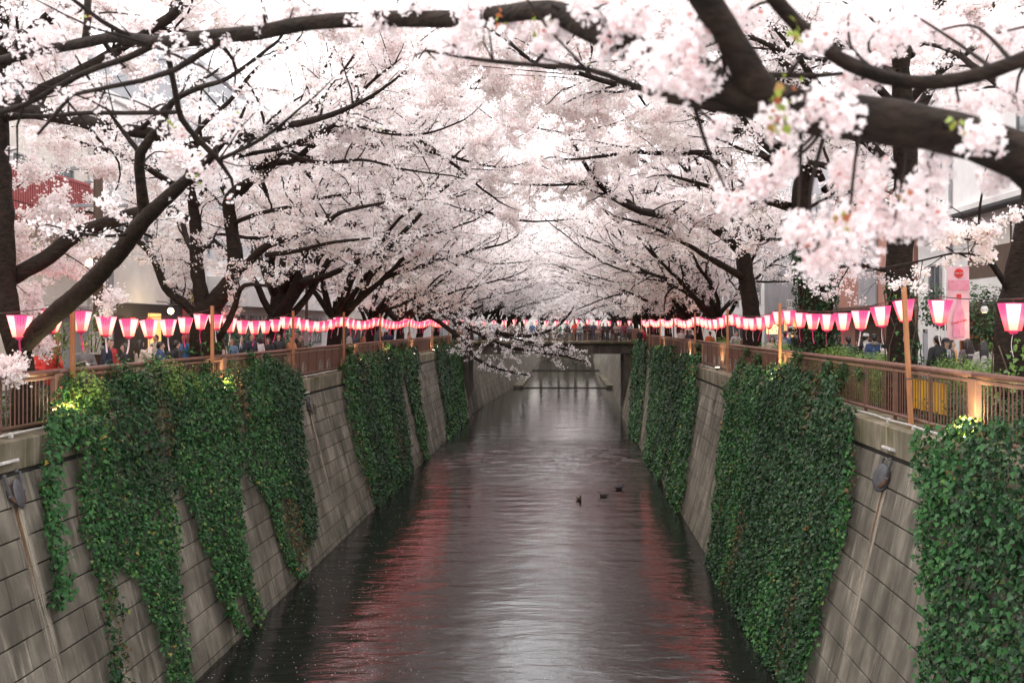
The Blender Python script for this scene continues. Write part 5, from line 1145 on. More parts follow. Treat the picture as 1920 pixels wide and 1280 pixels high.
# ---------------------------------------------------------------- signs, lamps, poles
def FACE(loc, yaw=0):      # board facing the camera (-Y), turned by yaw
    return Matrix.Translation(loc)@Matrix.Rotation(yaw, 4, 'Z')@Matrix.Rotation(R(90), 4, 'X')
def sign_board(px0, px1, py0, py1, Y, label, items, depth=.12, mat='signwhite', zbase=None):
    a, c = P(px0, py1, Y), P(px1, py0, Y); w, h = c.x-a.x, c.z-a.z; cx = (a.x+c.x)/2; zb = zbase if zbase is not None else a.z
    root = empty('sign', (cx, Y, zb)); tag(root, label, 'sign'); MB().bbox(-w/2, w/2, 0, depth, a.z-zb, c.z-zb, .012).build('board', M[mat], root)
    if zbase is not None: MB().bbox(-.06,.06,depth/2-.05,depth/2+.05,0,a.z-zb-.002,.01).build('post', M['grey'], root)
    for kind, fx, fy, val, size, m in items:
        loc = Vector((-w/2+fx*w, -.003, a.z-zb+(1-fy)*h))
        if kind == 'text': text('lettering', val, size*h, M[m], root, FACE(loc))
        else: MB().box(loc.x-val[0]*w/2, loc.x+val[0]*w/2, -.010, -.001, loc.z-val[1]*h/2, loc.z+val[1]*h/2).build('panel', M[m], root)
    return root
V_ = lambda s: '\n'.join(s)
sign_board(193, 208, 568, 652, 33.5, 'tall white sign with orange and black vertical lettering, left street', [('text',.72,.2,V_('目黒川'),.095,'orangeink'),('text',.72,.52,V_('桜並木商店街'),.06,'ink'),('text',.25,.38,V_('アルコール禁止'),.085,'ink'),('box',.5,.92,(.8,.13),0,'ink'),('box',.48,.4,(.03,.68),0,'orangeink')], zbase=6.2)
sign_board(509, 521, 575, 655, 44, 'slim white sign with green panel on left street', [('text',.5,.2,V_('東山一丁目'),.075,'ink'),('box',.5,.60,(.9,.03),0,'ink'),('box',.5,.74,(.86,.1),0,'greenink'),('text',.5,.74,'出口',.045,'signwhite')], zbase=6.2)
sign_board(1476, 1487, 562, 625, 47, 'white sign with a boxed square emblem beside the ivy trunk', [('text',.5,.13,'田',.2,'ink'),('box',.5,.9,(.8,.13),0,'ink'),('text',.5,.62,V_('営業'),.09,'ink')], zbase=6.28)
sign_board(1438, 1460, 608, 626, 50, 'square lit shop sign with yellow dots in front of the warm shop', [('box',.25,.3,(.12,.14),0,'orangeink'),('box',.7,.3,(.12,.14),0,'gold'),('box',.45,.6,(.12,.14),0,'orangeink'),('box',.8,.7,(.12,.14),0,'greenink'),('box',.2,.78,(.1,.12),0,'gold')], mat='shopsign' if 'shopsign' in M else 'signwhite', zbase=6.28)
sign_board(1733, 1740, 617, 624, 27.5, 'tiny black sign with white numerals above the lattice', [('text',.5,.5,'10',.8,'signwhite')], mat='ink', zbase=6.28)
# pink bottle banner
Yb = 27.6; a, c = P(1776, 638, Yb), P(1818, 500, Yb); w, h = c.x-a.x, c.z-a.z
root = empty('banner', (a.x-.05, Yb, 6.28)); tag(root, 'tall pink fabric banner printed with a soda bottle, hung on a white pole', 'banner')
BP = pmat('pink banner cloth', (.80,.50,.53), (.74,.40,.45), 2.5, .7); BP2 = pmat('rose banner print', (.74,.32,.40), (.70,.22,.31), 9, .7); BP3 = pmat('light rose bottle print', (.75,.33,.43), (.66,.2,.34), 4, .7); BR = pmat('red banner print', (.7,.03,.03), rough=.6)
MB().tube([(0,0,0),(0,0,c.z-6.28+.3)], .022, 8).build('pole', M['signwhite'], root); MB().tube([(0,0,c.z-6.28+.02),(w+.1,0,c.z-6.28+.02)], .012, 6).build('arm', M['signwhite'], root)
mb = MB(); z0 = a.z-6.28; N_ = 8
for i in range(N_):
    x0, x1 = .05+w*i/N_, .05+w*(i+1)/N_; f = lambda x, z: .03*math.sin(x*7+z)
    for j in range(10):
        za, zb = z0+h*j/10, z0+h*(j+1)/10; mb.add([(x0,f(x0,za),za),(x1,f(x1,za),za),(x1,f(x1,zb),zb),(x0,f(x0,zb),zb),(x0,f(x0,za)+.006,za),(x1,f(x1,za)+.006,za),(x1,f(x1,zb)+.006,zb),(x0,f(x0,zb)+.006,zb)], [(0,1,2,3),(7,6,5,4)])
cl = mb.build('cloth', BP, root)
cx = .05+w*.5
def flat(name, pts, m, y=-.045):
    v = [(cx+x, y, z0+z) for x, z in pts]; n_ = len(v); me = bpy.data.meshes.new(name); me.from_pydata(v+[(q[0],y+.006,q[2]) for q in v], [], [tuple(range(n_)), tuple(range(2*n_-1,n_-1,-1))]+[(i,i+n_,(i+1)%n_+n_,(i+1)%n_) for i in range(n_)]); me.materials.append(m); return link(name, me, root)
pr = [(.0,.02),(.155,.02),(.165,.18),(.15,.34),(.165,.5),(.16,.62),(.11,.82),(.062,.98),(.058,1.12)]
flat('bottle_print', [(x,z*.98+.06) for x,z in pr]+[(-x,z*.98+.06) for x,z in pr[::-1]][:-1], BP3)
flat('bottle_cap_print', [(-.065,1.165),(.065,1.165),(.065,1.28),(-.065,1.28)], BR)
flat('text_band_print', [(-w*.46,1.40),(w*.46,1.40),(w*.46,1.66),(-w*.46,1.66)], BP2)
flat('round_emblem_print', [(.13*math.cos(t_),1.86+.13*math.sin(t_)) for t_ in np.linspace(0,6.28,20)[:-1]], BR)
flat('bottle_shade_print', [(.02,.10),(.15,.10),(.158,.24),(.142,.36),(.02,.32)], BP2, -.052)
def script(name, body, size, loc, m, rot=0, shear=.35):
    o = text(name, body, size, m, root, FACE(Vector(loc))@Matrix.Rotation(rot,4,'Z')); o.data.transform(Matrix(((1,shear,0,0),(0,1,0,0),(0,0,1,0),(0,0,0,1)))); return o
script('lettering', 'Coca-Cola', .105, (cx, -.056, z0+.52), BR, R(14)); script('lettering', 'Coca-Cola', .06, (cx, -.056, z0+1.86), M['signwhite'], 0)
# poles and lamps
def utility_pole(px, Y, top, r, m, label, zg=6.2, extra=True):
    x = (px-1060)/FPX*Y; root = empty('utility_pole', (x, Y, zg)); tag(root, label, 'pole'); MB().tube([(0,0,0),(0,0,top*.5),(0,0,top)], [r, r*.92, r*.8], 12).build('shaft', M[m], root)
    if extra:
        for z in (.6,.72): MB().bbox(-.9,.9,-.05,.05,top*z,top*z+.1,.01).build('cross_arm', M['grey'], root)
        for k in (-.7,-.25,.25,.7): MB().lathe((k,0,top*.72+.1), [(.03,0),(.06,.05),(.03,.1),(.05,.15)], 8).build('insulator', M['signwhite'], root)
    MB().bbox(-r-.02,r+.02,-r-.03,-r+.02,1.2,1.9,.01).build('plate', M['frame'], root)
utility_pole(184, 30.5, 9.5, .15, 'brownwall', 'thick brown pole on left street behind the lanterns')
utility_pole(575, 43, 6.6, .07, 'brownwall', 'slim dark brown lamp post on left street', extra=False)
utility_pole(206, 36, 10, .14, 'grey', 'grey concrete pole next to the white lettered sign')
utility_pole(1500, 50, 11, .13, 'grey', 'grey utility pole behind the ivy trunk', 6.28)
def globe(px, py, Y, label, arm, m='bulb', r=.13, e=40):
    p = P(px, py, Y); root = empty('street_lamp', p); tag(root, label, 'lamp'); MB().lathe((0,0,0), [(.05,-r),(r*.85,-r*.55),(r,0),(r*.85,r*.55),(.05,r)], 14).build('globe', M[m], root); MB().lathe((0,0,r), [(.07,0),(.05,.08),(.02,.1)], 10).build('cap', M['iron'], root); MB().tube([(0,0,r+.1),(arm*.3,0,r+.25),(arm,0,r+.28)], .018, 6).build('arm', M['iron'], root)
    l = bpy.data.lights.new('lamp_light', 'POINT'); l.energy = e; l.color = (1,.75,.4); l.shadow_soft_size = r*1.3; o = bpy.data.objects.new('lamp_light', l); COL.objects.link(o); o.parent = root; o.location = (0,0,-r-.25)
globe(320, 583, 42, 'round glowing globe lamp under the gold lettered sign', -.6)
globe(163, 492, 31, 'bright lamp in the blossom above the cream building', -.9, r=.16)
globe(1846, 580, 27, 'small square glass lamp on the white wall by the banner', 1.0, 'signwhite', .1, 6)
# ---------------------------------------------------------------- planting on both banks
def hedge(name, label, side, y0, y1, x, zt, zg, m, size, dens, wx=.45):
    bl = []; y = y0
    while y < y1: bl.append((x+rng.uniform(-.1,.1), y, (zt+zg)/2+rng.uniform(-.08,.08), wx, .75, (zt-zg)/2)); y += .85
    leaf_mass(name, label, 'hedge', bl, M[m], size, dens)
hedge('hedge','bright green clipped azalea hedge before the group of women, right bank','R',19.2,23.2,8.55,7.62,6.2,'shrub',.055,360)
hedge('hedge','bright green azalea hedge between ivy trunk and straight trunk','R',24.6,30.6,8.0,7.66,6.2,'shrub',.065,300)
hedge('hedge','bright green azalea hedge left of the ivy trunk, right bank','R',33.2,39.5,7.9,7.62,6.2,'shrub',.075,220)
hedge('hedge','azalea hedge beside the long limbed tree on right bank','R',44.8,52,7.9,7.6,6.2,'shrub',.09,120)
hedge('hedge','dark bushes inside the nearest right railing','R',11.5,21.5,7.75,7.05,6.2,'bush',.06,260)
hedge('hedge','dark clipped hedge against the low white building, left street','L',51,66,-17.2,7.95,6.2,'bush',.12,70,.6)
hedge('hedge','low green planting behind the left railing by the leaning tree','L',14,29,-11.5,6.95,6.16,'bush',.06,160)
hedge('hedge','low planting behind the left railing beyond the forked tree','L',33,58,-11.5,7.15,6.16,'shrub',.09,70)
def shrub(label, px, py, Y, r, m, size=.06, dens=260, cat='shrub'):
    p = P(px, py, Y); leaf_mass('shrub', label, cat, [(p.x,p.y,p.z,r,r,r*1.1),(p.x+r*.6,p.y+.1,p.z-r*.5,r*.7,r*.7,r*.8)], M[m], size, dens)
for px, py, r, m, lab in ((150,725,.45,'shrub','leafy shrub poking above the left railing by the photographer'),(225,700,.38,'ivy','dark shrub growing through the left railing'),(300,705,.5,'shrub','yellow-green bushy shrub on the coping above the widest ivy'),(345,712,.4,'shrub','small yellow-green shrub beside the bushy one'),(265,720,.42,'bush','dark low shrub on the left coping')):
    x = -10.3; Y = x*FPX/(px-1060); shrub(lab, px, py, Y, r, m)
for px, py, Y, lab in ((175,625,24,'thin leafy sapling behind the photographer'),(110,650,23,'flowering sapling beside the red jackets')):
    p = P(px, py, Y); leaf_mass('sapling', lab, 'plant', [(p.x,p.y,p.z,.3,.3,.45),(p.x+.15,p.y,p.z+.35,.22,.2,.3)], M['shrub'], .06, 110)
shrub('dark evergreen behind the pink banner', 1755, 575, 30, .55, 'bush', .1, 120); shrub('dark evergreen right of the pink banner', 1838, 585, 29, .75, 'bush', .1, 120)
for px, py, lab in ((425,725,'ivy lit yellow by the floodlight at the wide post'),(670,690,'yellow-lit climbing ivy by the railing'),(1450,700,'ivy lit yellow-green by the floodlight, right bank'),(1470,690,'small bright shrub beside the lit floodlight'),(1815,805,'fern-like shrub lit by the nearest right floodlight'),(125,775,'pale leaves lit by the nearest left floodlight')):
    side = 'L' if px < 1060 else 'R'; p = on_rail(side, px, py, .3); leaf_mass('shrub', lab, 'shrub', [(p.x,p.y,p.z,.2,.42,.22)], M['shrub'], .07, 220, stems=True, detail=True)
# yellow sheet behind the right railing
root = empty('yellow_sheet', (7.35, 19.2, 6.55)); tag(root, 'yellow plastic sheet hung behind the right railing pickets', 'sheet')
mb = MB()
for i in range(10):
    ya, yb = i*.21, (i+1)*.21; xa, xb = .05*math.sin(i*1.9), .05*math.sin((i+1)*1.9); mb.add([(xa,ya,0),(xb,yb,0),(xb,yb,.62),(xa,ya,.62),(xa+.01,ya,0),(xb+.01,yb,0),(xb+.01,yb,.62),(xa+.01,ya,.62)], [(0,3,2,1),(4,5,6,7),(3,7,6,2)])
mb.build('sheet', M['yellow'], root); MB().tube([(0,-.1,.63),(0,2.2,.63)], .012, 6).build('cord', M['wire'], root)
# ducks on the water
def duck(px, py, rz, label, c):
    Y = EYE*FPX/(py-609); p = P(px, py, Y); root = empty('duck', (p.x, Y, 0), rz); tag(root, label, 'duck', 'ducks swimming on the canal')
    dm = pmat('duck plumage', c, tuple(x*.5 for x in c), 18, .7); mb = MB()
    # one continuous body lofted from tail to bill
    ring = [(-.27,.10,.012,.010),(-.23,.10,.035,.022),(-.16,.075,.075,.06),(-.06,.06,.10,.085),(.05,.06,.098,.088),(.13,.085,.07,.08),(.165,.14,.042,.05),(.18,.19,.036,.04),(.20,.235,.045,.042),(.235,.24,.036,.034),(.26,.23,.018,.014),(.30,.222,.016,.008),(.315,.22,.006,.004)]
    vs = []; fs = []; k = 10
    for x, z, ry, rz_ in ring:
        for j in range(k): a = 2*math.pi*j/k; vs.append((x, ry*math.cos(a), z+rz_*math.sin(a)))
    for i in range(len(ring)-1):
        for j in range(k): fs.append((i*k+j,i*k+(j+1)%k,(i+1)*k+(j+1)%k,(i+1)*k+j))
    fs += [tuple(range(k-1,-1,-1)), tuple((len(ring)-1)*k+j for j in range(k))]; mb.add(vs, fs, True); mb.build('body', dm, root)
    wm = MB().ell((0,0,0), (.15,.022,.055), 10, 6).mesh('wing', dm)
    for s in (-1,1): link('wing', wm, root, loc=(-.05, s*.09, .09), rot=(R(s*-14),R(6),0))
    em = MB().ell((0,0,0), (.007,.005,.007), 6, 5).mesh('eye', M['ink'])
    for s in (-1,1): link('eye', em, root, loc=(.225, s*.036, .248))
duck(1086, 937, R(-70), 'brown duck nearest the viewer, seen end on', (.16,.10,.06)); duck(1131, 930, R(170), 'dark duck with a pale flank swimming to the left', (.10,.085,.06)); duck(1161, 917, R(20), 'black duck farthest to the right on the water', (.04,.04,.045))
# ---------------------------------------------------------------- people
def limb_chain(bm, pts, rad, k=12):
    "closed tapered tube with rounded ends added to a bmesh"
    mb = MB(); pts = [Vector(p) for p in pts]
    mb.tube(pts, rad, k)
    for p, r in zip(pts, rad): mb.ell(p, (r,r,r), 10, 8)
    vs = [bm.verts.new(v) for v in mb.v]
    for f in mb.f:
        try: bm.faces.new([vs[i] for i in f])
        except ValueError: pass
def add_ell(bm, c, r, M3=None):
    mb = MB().ell(c, r, 16, 12, M3); vs = [bm.verts.new(v) for v in mb.v]
    for f in mb.f:
        try: bm.faces.new([vs[i] for i in f])
        except ValueError: pass
def fuse(bm, voxel, ratio, name, m, smooth=3, extra=None):
    "one continuous skin over everything in the bmesh"
    me = bpy.data.meshes.new('tmp'); bm.to_mesh(me); bm.free(); o = bpy.data.objects.new('tmp', me); COL.objects.link(o)
    q = o.modifiers.new('r', 'REMESH'); q.mode = 'VOXEL'; q.voxel_size = voxel
    q = o.modifiers.new('s', 'SMOOTH'); q.iterations = smooth; q.factor = .5
    q = o.modifiers.new('d', 'DECIMATE'); q.ratio = ratio
    dg = bpy.context.evaluated_depsgraph_get(); dg.update(); r = bpy.data.meshes.new_from_object(o.evaluated_get(dg)); bpy.data.objects.remove(o); bpy.data.meshes.remove(me)
    r.name = name; r.materials.clear()
    if m: r.materials.append(m)
    r.polygons.foreach_set('use_smooth', np.ones(len(r.polygons), bool)); return r
POSES = {'stand': dict(eL=(-.245,-.02,1.10), wL=(-.25,.09,.86), eR=(.245,-.02,1.10), wR=(.25,.09,.86)),
         'photo': dict(eL=(-.25,.13,1.16), wL=(-.07,.31,1.44), eR=(.25,.13,1.16), wR=(.07,.31,1.44)),
         'hold':  dict(eL=(-.26,.02,1.11), wL=(-.08,.25,1.16), eR=(.26,.02,1.11), wR=(.09,.26,1.20)),
         'raise': dict(eL=(-.24,-.01,1.10), wL=(-.20,.16,.92), eR=(.26,.20,1.34), wR=(.16,.36,1.56))}
def hand(bm, w, e, sgn):
    w = Vector(w); d = (w-Vector(e)).normalized(); up = Vector((0,0,1)) if abs(d.z) < .85 else Vector((0,1,0)); s = d.cross(up).normalized(); n = s.cross(d).normalized()
    for f in (-.026,-.009,.009,.026): limb_chain(bm, [w+s*f*.6, w+d*.05+s*f, w+d*.085+s*f*1.05], [.016,.015,.013], 8)
    for f, L in ((-.027,.058),(-.009,.072),(.009,.068),(.027,.05)):
        b0 = w+d*.085+s*f*1.05; limb_chain(bm, [b0, b0+d*L*.5-n*.006, b0+d*L*.8-n*.024], [.0095,.009,.0075], 7)
    t = w+d*.02+s*sgn*.03; limb_chain(bm, [t, t+d*.03+s*sgn*.022-n*.01, t+d*.058+s*sgn*.025-n*.022], [.012,.0105,.008], 7)
def body_mesh(pose):
    p = POSES[pose]; bm = bmesh.new()
    limb_chain(bm, [(0,-.005,.93),(0,.0,1.1),(0,-.005,1.26)], [.135,.125,.14]); add_ell(bm, (0,0,1.28), (.17,.105,.17)); add_ell(bm, (0,-.01,.94), (.165,.115,.13))
    limb_chain(bm, [(0,-.015,1.36),(0,.0,1.45),(0,.012,1.52)], [.07,.056,.055])
    for s, e, w in ((-1,p['eL'],p['wL']),(1,p['eR'],p['wR'])):
        limb_chain(bm, [(s*.08,-.01,1.385),(s*.165,-.01,1.365)], [.062,.062]); limb_chain(bm, [(s*.17,-.01,1.36), e], [.058,.042]); limb_chain(bm, [e, w], [.041,.027]); hand(bm, w, e, -s)
        limb_chain(bm, [(s*.085,0,.92),(s*.095,.015,.5)], [.092,.058]); limb_chain(bm, [(s*.095,.015,.5),(s*.10,-.02,.09)], [.056,.038]); limb_chain(bm, [(s*.10,-.04,.05),(s*.105,.12,.035)], [.045,.035])
    # head and face
    add_ell(bm, (0,.005,1.605), (.073,.092,.105)); add_ell(bm, (0,.03,1.555), (.056,.062,.07)); add_ell(bm, (0,.075,1.515), (.024,.022,.02))
    limb_chain(bm, [(0,.098,1.622),(0,.118,1.583)], [.010,.016], 8); add_ell(bm, (0,.100,1.553), (.026,.012,.007)); add_ell(bm, (0,.098,1.542), (.022,.012,.007))
    for s in (-1,1): add_ell(bm, (s*.032,.088,1.640), (.026,.012,.009)); add_ell(bm, (s*.074,.0,1.595), (.012,.022,.034)); add_ell(bm, (s*.036,.075,1.585), (.022,.02,.02))
    return fuse(bm, .0085, .35, 'body', None, 2)
def jacket_mesh(pose, long=False):
    p = POSES[pose]; bm = bmesh.new()
    limb_chain(bm, [(0,-.005,.80 if not long else .55),(0,0,1.0),(0,0,1.15),(0,-.005,1.28)], [.165 if not long else .2,.17,.155,.155]); add_ell(bm, (0,-.005,1.28), (.195,.13,.18)); add_ell(bm, (0,-.01,.90), (.2,.145,.14))
    limb_chain(bm, [(0,-.03,1.40),(0,-.025,1.445)], [.085,.078])
    for s, e, w in ((-1,p['eL'],p['wL']),(1,p['eR'],p['wR'])):
        e, w = Vector(e), Vector(w); limb_chain(bm, [(s*.07,-.01,1.39),(s*.17,-.01,1.365)], [.075,.078]); limb_chain(bm, [(s*.175,-.01,1.36), e], [.075,.06]); limb_chain(bm, [e, e.lerp(w,.93)], [.06,.044])
    return fuse(bm, .014, .4, 'jacket', None, 4)
def trousers_mesh():
    bm = bmesh.new(); add_ell(bm, (0,-.01,.92), (.18,.13,.13))
    for s in (-1,1): limb_chain(bm, [(s*.088,0,.92),(s*.095,.015,.5)], [.105,.078]); limb_chain(bm, [(s*.095,.015,.5),(s*.10,-.02,.09)], [.077,.062])
    return fuse(bm, .016, .4, 'trousers', None, 3)
def shoes_mesh():
    bm = bmesh.new()
    for s in (-1,1): limb_chain(bm, [(s*.10,-.05,.05),(s*.105,.05,.05),(s*.108,.14,.035)], [.05,.047,.037])
    return fuse(bm, .012, .5, 'shoes', None, 2)
def hair_mesh(kind):
    bm = bmesh.new(); add_ell(bm, (0,-.012,1.628), (.088,.104,.106))
    if kind == 'short': limb_chain(bm, [(0,-.06,1.60),(0,-.07,1.545)], [.07,.05])
    else:
        L = 1.22 if kind == 'long' else 1.46
        for x in (-.05,-.017,.017,.05): limb_chain(bm, [(x*.9,-.065,1.62),(x*1.3,-.09,1.5),(x*1.5,-.105,L)], [.05,.05,.032])
        for s in (-1,1): limb_chain(bm, [(s*.068,-.005,1.62),(s*.085,.0,1.5),(s*.095,.01,L+.06)], [.030,.034,.022])
    # keep the face clear
    me = bpy.data.meshes.new('t'); r = fuse(bm, .010, .4, 'hair_'+kind, None, 2); b2 = bmesh.new(); b2.from_mesh(r)
    for v in b2.verts:
        f = v.co.y-(.032 if v.co.z < 1.64 else .06 if v.co.z < 1.665 else 1)
        if f > 0 and abs(v.co.x) < .066: v.co.y -= f
    b2.to_mesh(r); b2.free(); bpy.data.meshes.remove(me); r.name = 'hair'; return r
def skirt(): return None
BODY = {k: body_mesh(k) for k in POSES}; JACK = {k: jacket_mesh(k) for k in POSES}; COAT = {k: jacket_mesh(k, True) for k in ('stand','photo','hold')}; TROU = trousers_mesh(); SHOE = shoes_mesh(); HAIR = {k: hair_mesh(k) for k in ('short','bob','long')}
EYE_ME = MB().ell((0,0,0), (.011,.005,.0055), 8, 6).mesh('eye', None); LIPS = MB().ell((0,.110,1.548), (.021,.006,.008), 10, 6).mesh('lips', None)
_cm = {}
def cmat(c, r=.75, name='cloth'):
    k = (name,)+tuple(c)
    if k not in _cm: _cm[k] = pmat(f'{name} colour', c, tuple(x*.72 for x in c), 9, r, .15)
    return _cm[k]
def setm(o, m):       # a colour of its own on a shared mesh
    if not o.data.materials: o.data.materials.append(None)
    o.material_slots[0].link = 'OBJECT'; o.material_slots[0].material = m
SKIN = [(.58,.38,.28),(.52,.33,.24),(.62,.42,.32)]
def person(x, Y, z, face, label, top, hair='short', pose='stand', bottom=(.03,.032,.04), hairc=(.018,.014,.012), h=1.68, coat=False, group=None, extras=(), skin=0):
    "face: heading in degrees, 0 looks along +Y (away from the camera), 180 looks at the camera"
    s = h/1.71; root = empty('person', (x, Y, z), R(face)); root.scale = (s,)*3; tag(root, label, 'person', group)
    o = link('body', BODY[pose], root); setm(o, cmat(SKIN[skin], .5, 'skin'))
    o = link('jacket', COAT.get(pose, JACK[pose]) if coat else JACK[pose], root); setm(o, cmat(top)); o['label'] = label.split(' in ')[-1].split(',')[0][:60] if False else 'outer clothing'; del o['label']
    o = link('trousers', TROU, root); setm(o, cmat(bottom)); o = link('shoes', SHOE, root); setm(o, cmat((.03,.028,.026), .6, 'shoe'))
    if hair: o = link('hair', HAIR[hair], root); setm(o, cmat(hairc, .45, 'hair'))
    for sx in (-1,1): o = link('eye', EYE_ME, root, loc=(sx*.032,.089,1.612)); setm(o, M['ink'])
    o = link('lips', LIPS, root); setm(o, cmat((.42,.16,.14), .5, 'lip'))
    for e in extras:
        if e == 'hat_white' or e == 'hat_black':
            MB().lathe((0,-.008,1.655), [(.102,-.02),(.104,.0),(.098,.045),(.07,.075),(.02,.088)], 18).build('hat', cmat((.75,.74,.72) if e == 'hat_white' else (.02,.02,.022)), root)
            MB().bbox(-.07,.07,.06,.16,1.635,1.645,.003).build('hat_brim', cmat((.03,.03,.03)), root)
            if e == 'hat_white':
                for a_ in (-.05,0,.05): MB().tube([(a_,.095,1.66),(a_,.06,1.715),(a_,-.03,1.748),(a_,-.09,1.70)], .008, 5).build('hat_stripe', cmat((.03,.03,.03)), root)
        if e == 'cap_yellow': MB().lathe((0,-.008,1.66), [(.1,-.03),(.102,.0),(.09,.05),(.05,.075),(.01,.08)], 16).build('cap', cmat((.45,.33,.12)), root); MB().bbox(-.065,.065,.07,.17,1.638,1.648,.003).build('cap_peak', cmat((.45,.33,.12)), root)
        if e == 'phone': MB().bbox(-.038,.038,.385,.395,1.43,1.58,.004).build('phone', M['ink'], root)
        if e == 'camera': MB().bbox(-.07,.07,.30,.37,1.50,1.59,.01).build('camera', M['ink'], root); MB().tube([(0,.36,1.545),(0,.46,1.545)], [.036,.04], 12).build('lens', M['ink'], root)
        if e == 'white_lens': MB().bbox(-.07,.07,.28,.35,1.12,1.21,.01).build('camera', M['ink'], root); MB().tube([(0,.34,1.165),(0,.44,1.15),(0,.54,1.14)], [.035,.04,.046], 14).build('lens', M['signwhite'], root); MB().tube([(0,.46,1.148),(0,.48,1.147)], .044, 14).build('lens_band', M['ink'], root)
        if e == 'backpack': MB().bbox(-.15,.15,-.29,-.13,.98,1.40,.05).build('backpack', cmat((.03,.03,.035)), root)
        if e == 'strap': MB().tube([(-.17,.06,1.40),(-.02,.155,1.2),(.16,.13,1.0)], .014, 5).tube([(-.17,.02,1.43),(-.03,-.14,1.25),(.16,-.15,1.02)], .014, 5).build('bag_strap', cmat((.12,.1,.09)), root)
        if e == 'scarf_teal': MB().bbox(-.12,.12,.15,.2,1.02,1.2,.02).build('teal_bag', cmat((.03,.42,.5)), root)
        if e == 'shirt_white': MB().box(-.045,.045,.128,.142,1.18,1.42).build('shirt', cmat((.75,.74,.74)), root); MB().box(-.012,.012,.143,.149,1.18,1.40).build('tie', cmat((.08,.12,.25)), root)
        if e == 'hood': MB().ell((0,-.10,1.43), (.12,.075,.075), 14, 10).build('hood', cmat((.20,.18,.15)), root)
        if e == 'tote': MB().bbox(.12,.2,-.2,.0,.75,1.15,.02).build('tote_bag', cmat((.72,.7,.68)), root); MB().tube([(.16,-.16,1.15),(.18,-.1,1.42),(.16,-.03,1.15)], .012, 5).build('tote_handle', cmat((.72,.7,.68)), root)
        if e == 'print': MB().box(-.09,.09,-.150,-.142,1.30,1.33).build('white_lettering', cmat((.75,.74,.74)), root)
    return root
ZL, ZR = 6.2, 6.28
def at(px, Y): return (px-1060)/FPX*Y
def pl(px, Y, face, label, top, **k): person(at(px,Y), Y, k.pop('z', ZL), face, label, top, **k)
GL = 'people on the left street'; GR = 'people on the right street'
pl(72, 23.6, 150, 'person in red jacket and white striped helmet holding a camera', (.62,.035,.025), pose='hold', extras=('hat_white','white_lens'), group=GL, h=1.62)
pl(96, 24.3, 200, 'person in red jacket beside the white helmet, camera at the face', (.60,.04,.03), pose='photo', extras=('hat_black','camera'), group=GL, h=1.6)
pl(158, 25.4, 215, 'photographer in grey jacket and tan cap with white telephoto lens', (.16,.15,.145), pose='hold', extras=('cap_yellow','white_lens','backpack'), group=GL, h=1.64)
pl(200, 28.4, 285, 'person in navy hooded jacket behind the brown pole', (.025,.03,.055), extras=('hood',), group=GL, h=1.72)
pl(207, 29.4, 250, 'person in red top partly behind the navy hooded jacket', (.5,.04,.05), hair='bob', group=GL, h=1.66)
pl(234, 27.4, 120, 'woman in black with wavy brown hair looking left', (.02,.02,.022), hair='long', hairc=(.05,.028,.018), group=GL, h=1.58)
pl(263, 28.0, 330, 'woman with long dark hair in beige coat raising a phone', (.62,.5,.39), hair='long', pose='photo', coat=True, extras=('phone',), group=GL, h=1.66)
pl(301, 28.2, 300, 'man in blue jacket carrying a teal bag', (.03,.07,.16), extras=('scarf_teal',), group=GL, h=1.62)
pl(331, 29.0, 320, 'man in dark brown jacket with a round badge, back turned', (.03,.024,.024), group=GL, h=1.64, extras=('backpack',))
pl(346, 31.5, 20, 'person in blue top with a cap behind the dark jacket', (.05,.13,.28), group=GL, h=1.76, hairc=(.35,.1,.05))
pl(292, 34, 170, 'man in pale shirt standing at the shop front', (.5,.45,.4), group=GL, h=1.75)
pl(413, 32.2, 65, 'woman with long black hair in cream coat under the forked tree', (.68,.6,.5), hair='long', coat=True, group=GL, h=1.66)
pl(434, 35.5, 175, 'woman with brown bob in denim jacket facing the viewer', (.12,.2,.30), hair='bob', hairc=(.16,.09,.05), group=GL, h=1.6)
pl(453, 36.5, 185, 'young man in dark suit with white shirt and tie', (.03,.035,.05), extras=('shirt_white',), group=GL, h=1.68)
pl(471, 36.0, 240, 'tall man in navy jumper looking down', (.022,.028,.045), group=GL, h=1.80)
pl(485, 37.8, 60, 'person in white coat behind the navy jumper', (.72,.7,.7), hair='bob', group=GL, h=1.66)
pl(503, 38.2, 170, 'woman in black top with hair tied back', (.02,.02,.022), hair='bob', group=GL, h=1.6)
pl(522, 38.6, 200, 'person in open black jacket over beige shirt', (.03,.034,.035), hair='bob', group=GL, h=1.74)
pl(546, 41, 150, 'person in orange patterned top behind the lantern pole', (.6,.25,.12), hair='bob', group=GL, h=1.64)
pl(563, 41.5, 120, 'grey haired man in brown jacket in profile', (.08,.06,.045), hairc=(.3,.29,.28), group=GL, h=1.64)
pl(556, 44, 180, 'person in black behind the grey haired man', (.02,.02,.022), group=GL, h=1.8)
for i, (px, Y, c, hr, lab) in enumerate([(655,54,(.55,.5,.45),'bob','person in cream jacket near the yellow-lit ivy'),(668,56,(.06,.07,.09),'short','person in slate jacket near the yellow-lit ivy'),(680,56,(.5,.2,.12),'long','woman in rust top under the far left lanterns'),(716,62,(.03,.03,.05),'short','man in black beside the lit far post'),(729,63,(.03,.04,.09),'short','man in dark blue beside the lit far post'),(768,69,(.55,.33,.28),'bob','person in pink coat by the far left pole'),(752,70,(.05,.04,.04),'long','woman in dark coat by the far left trunk')]):
    pl(px, Y, rng.uniform(0,360), lab, c, hair=hr, group=GL, h=rng.uniform(1.6,1.76))
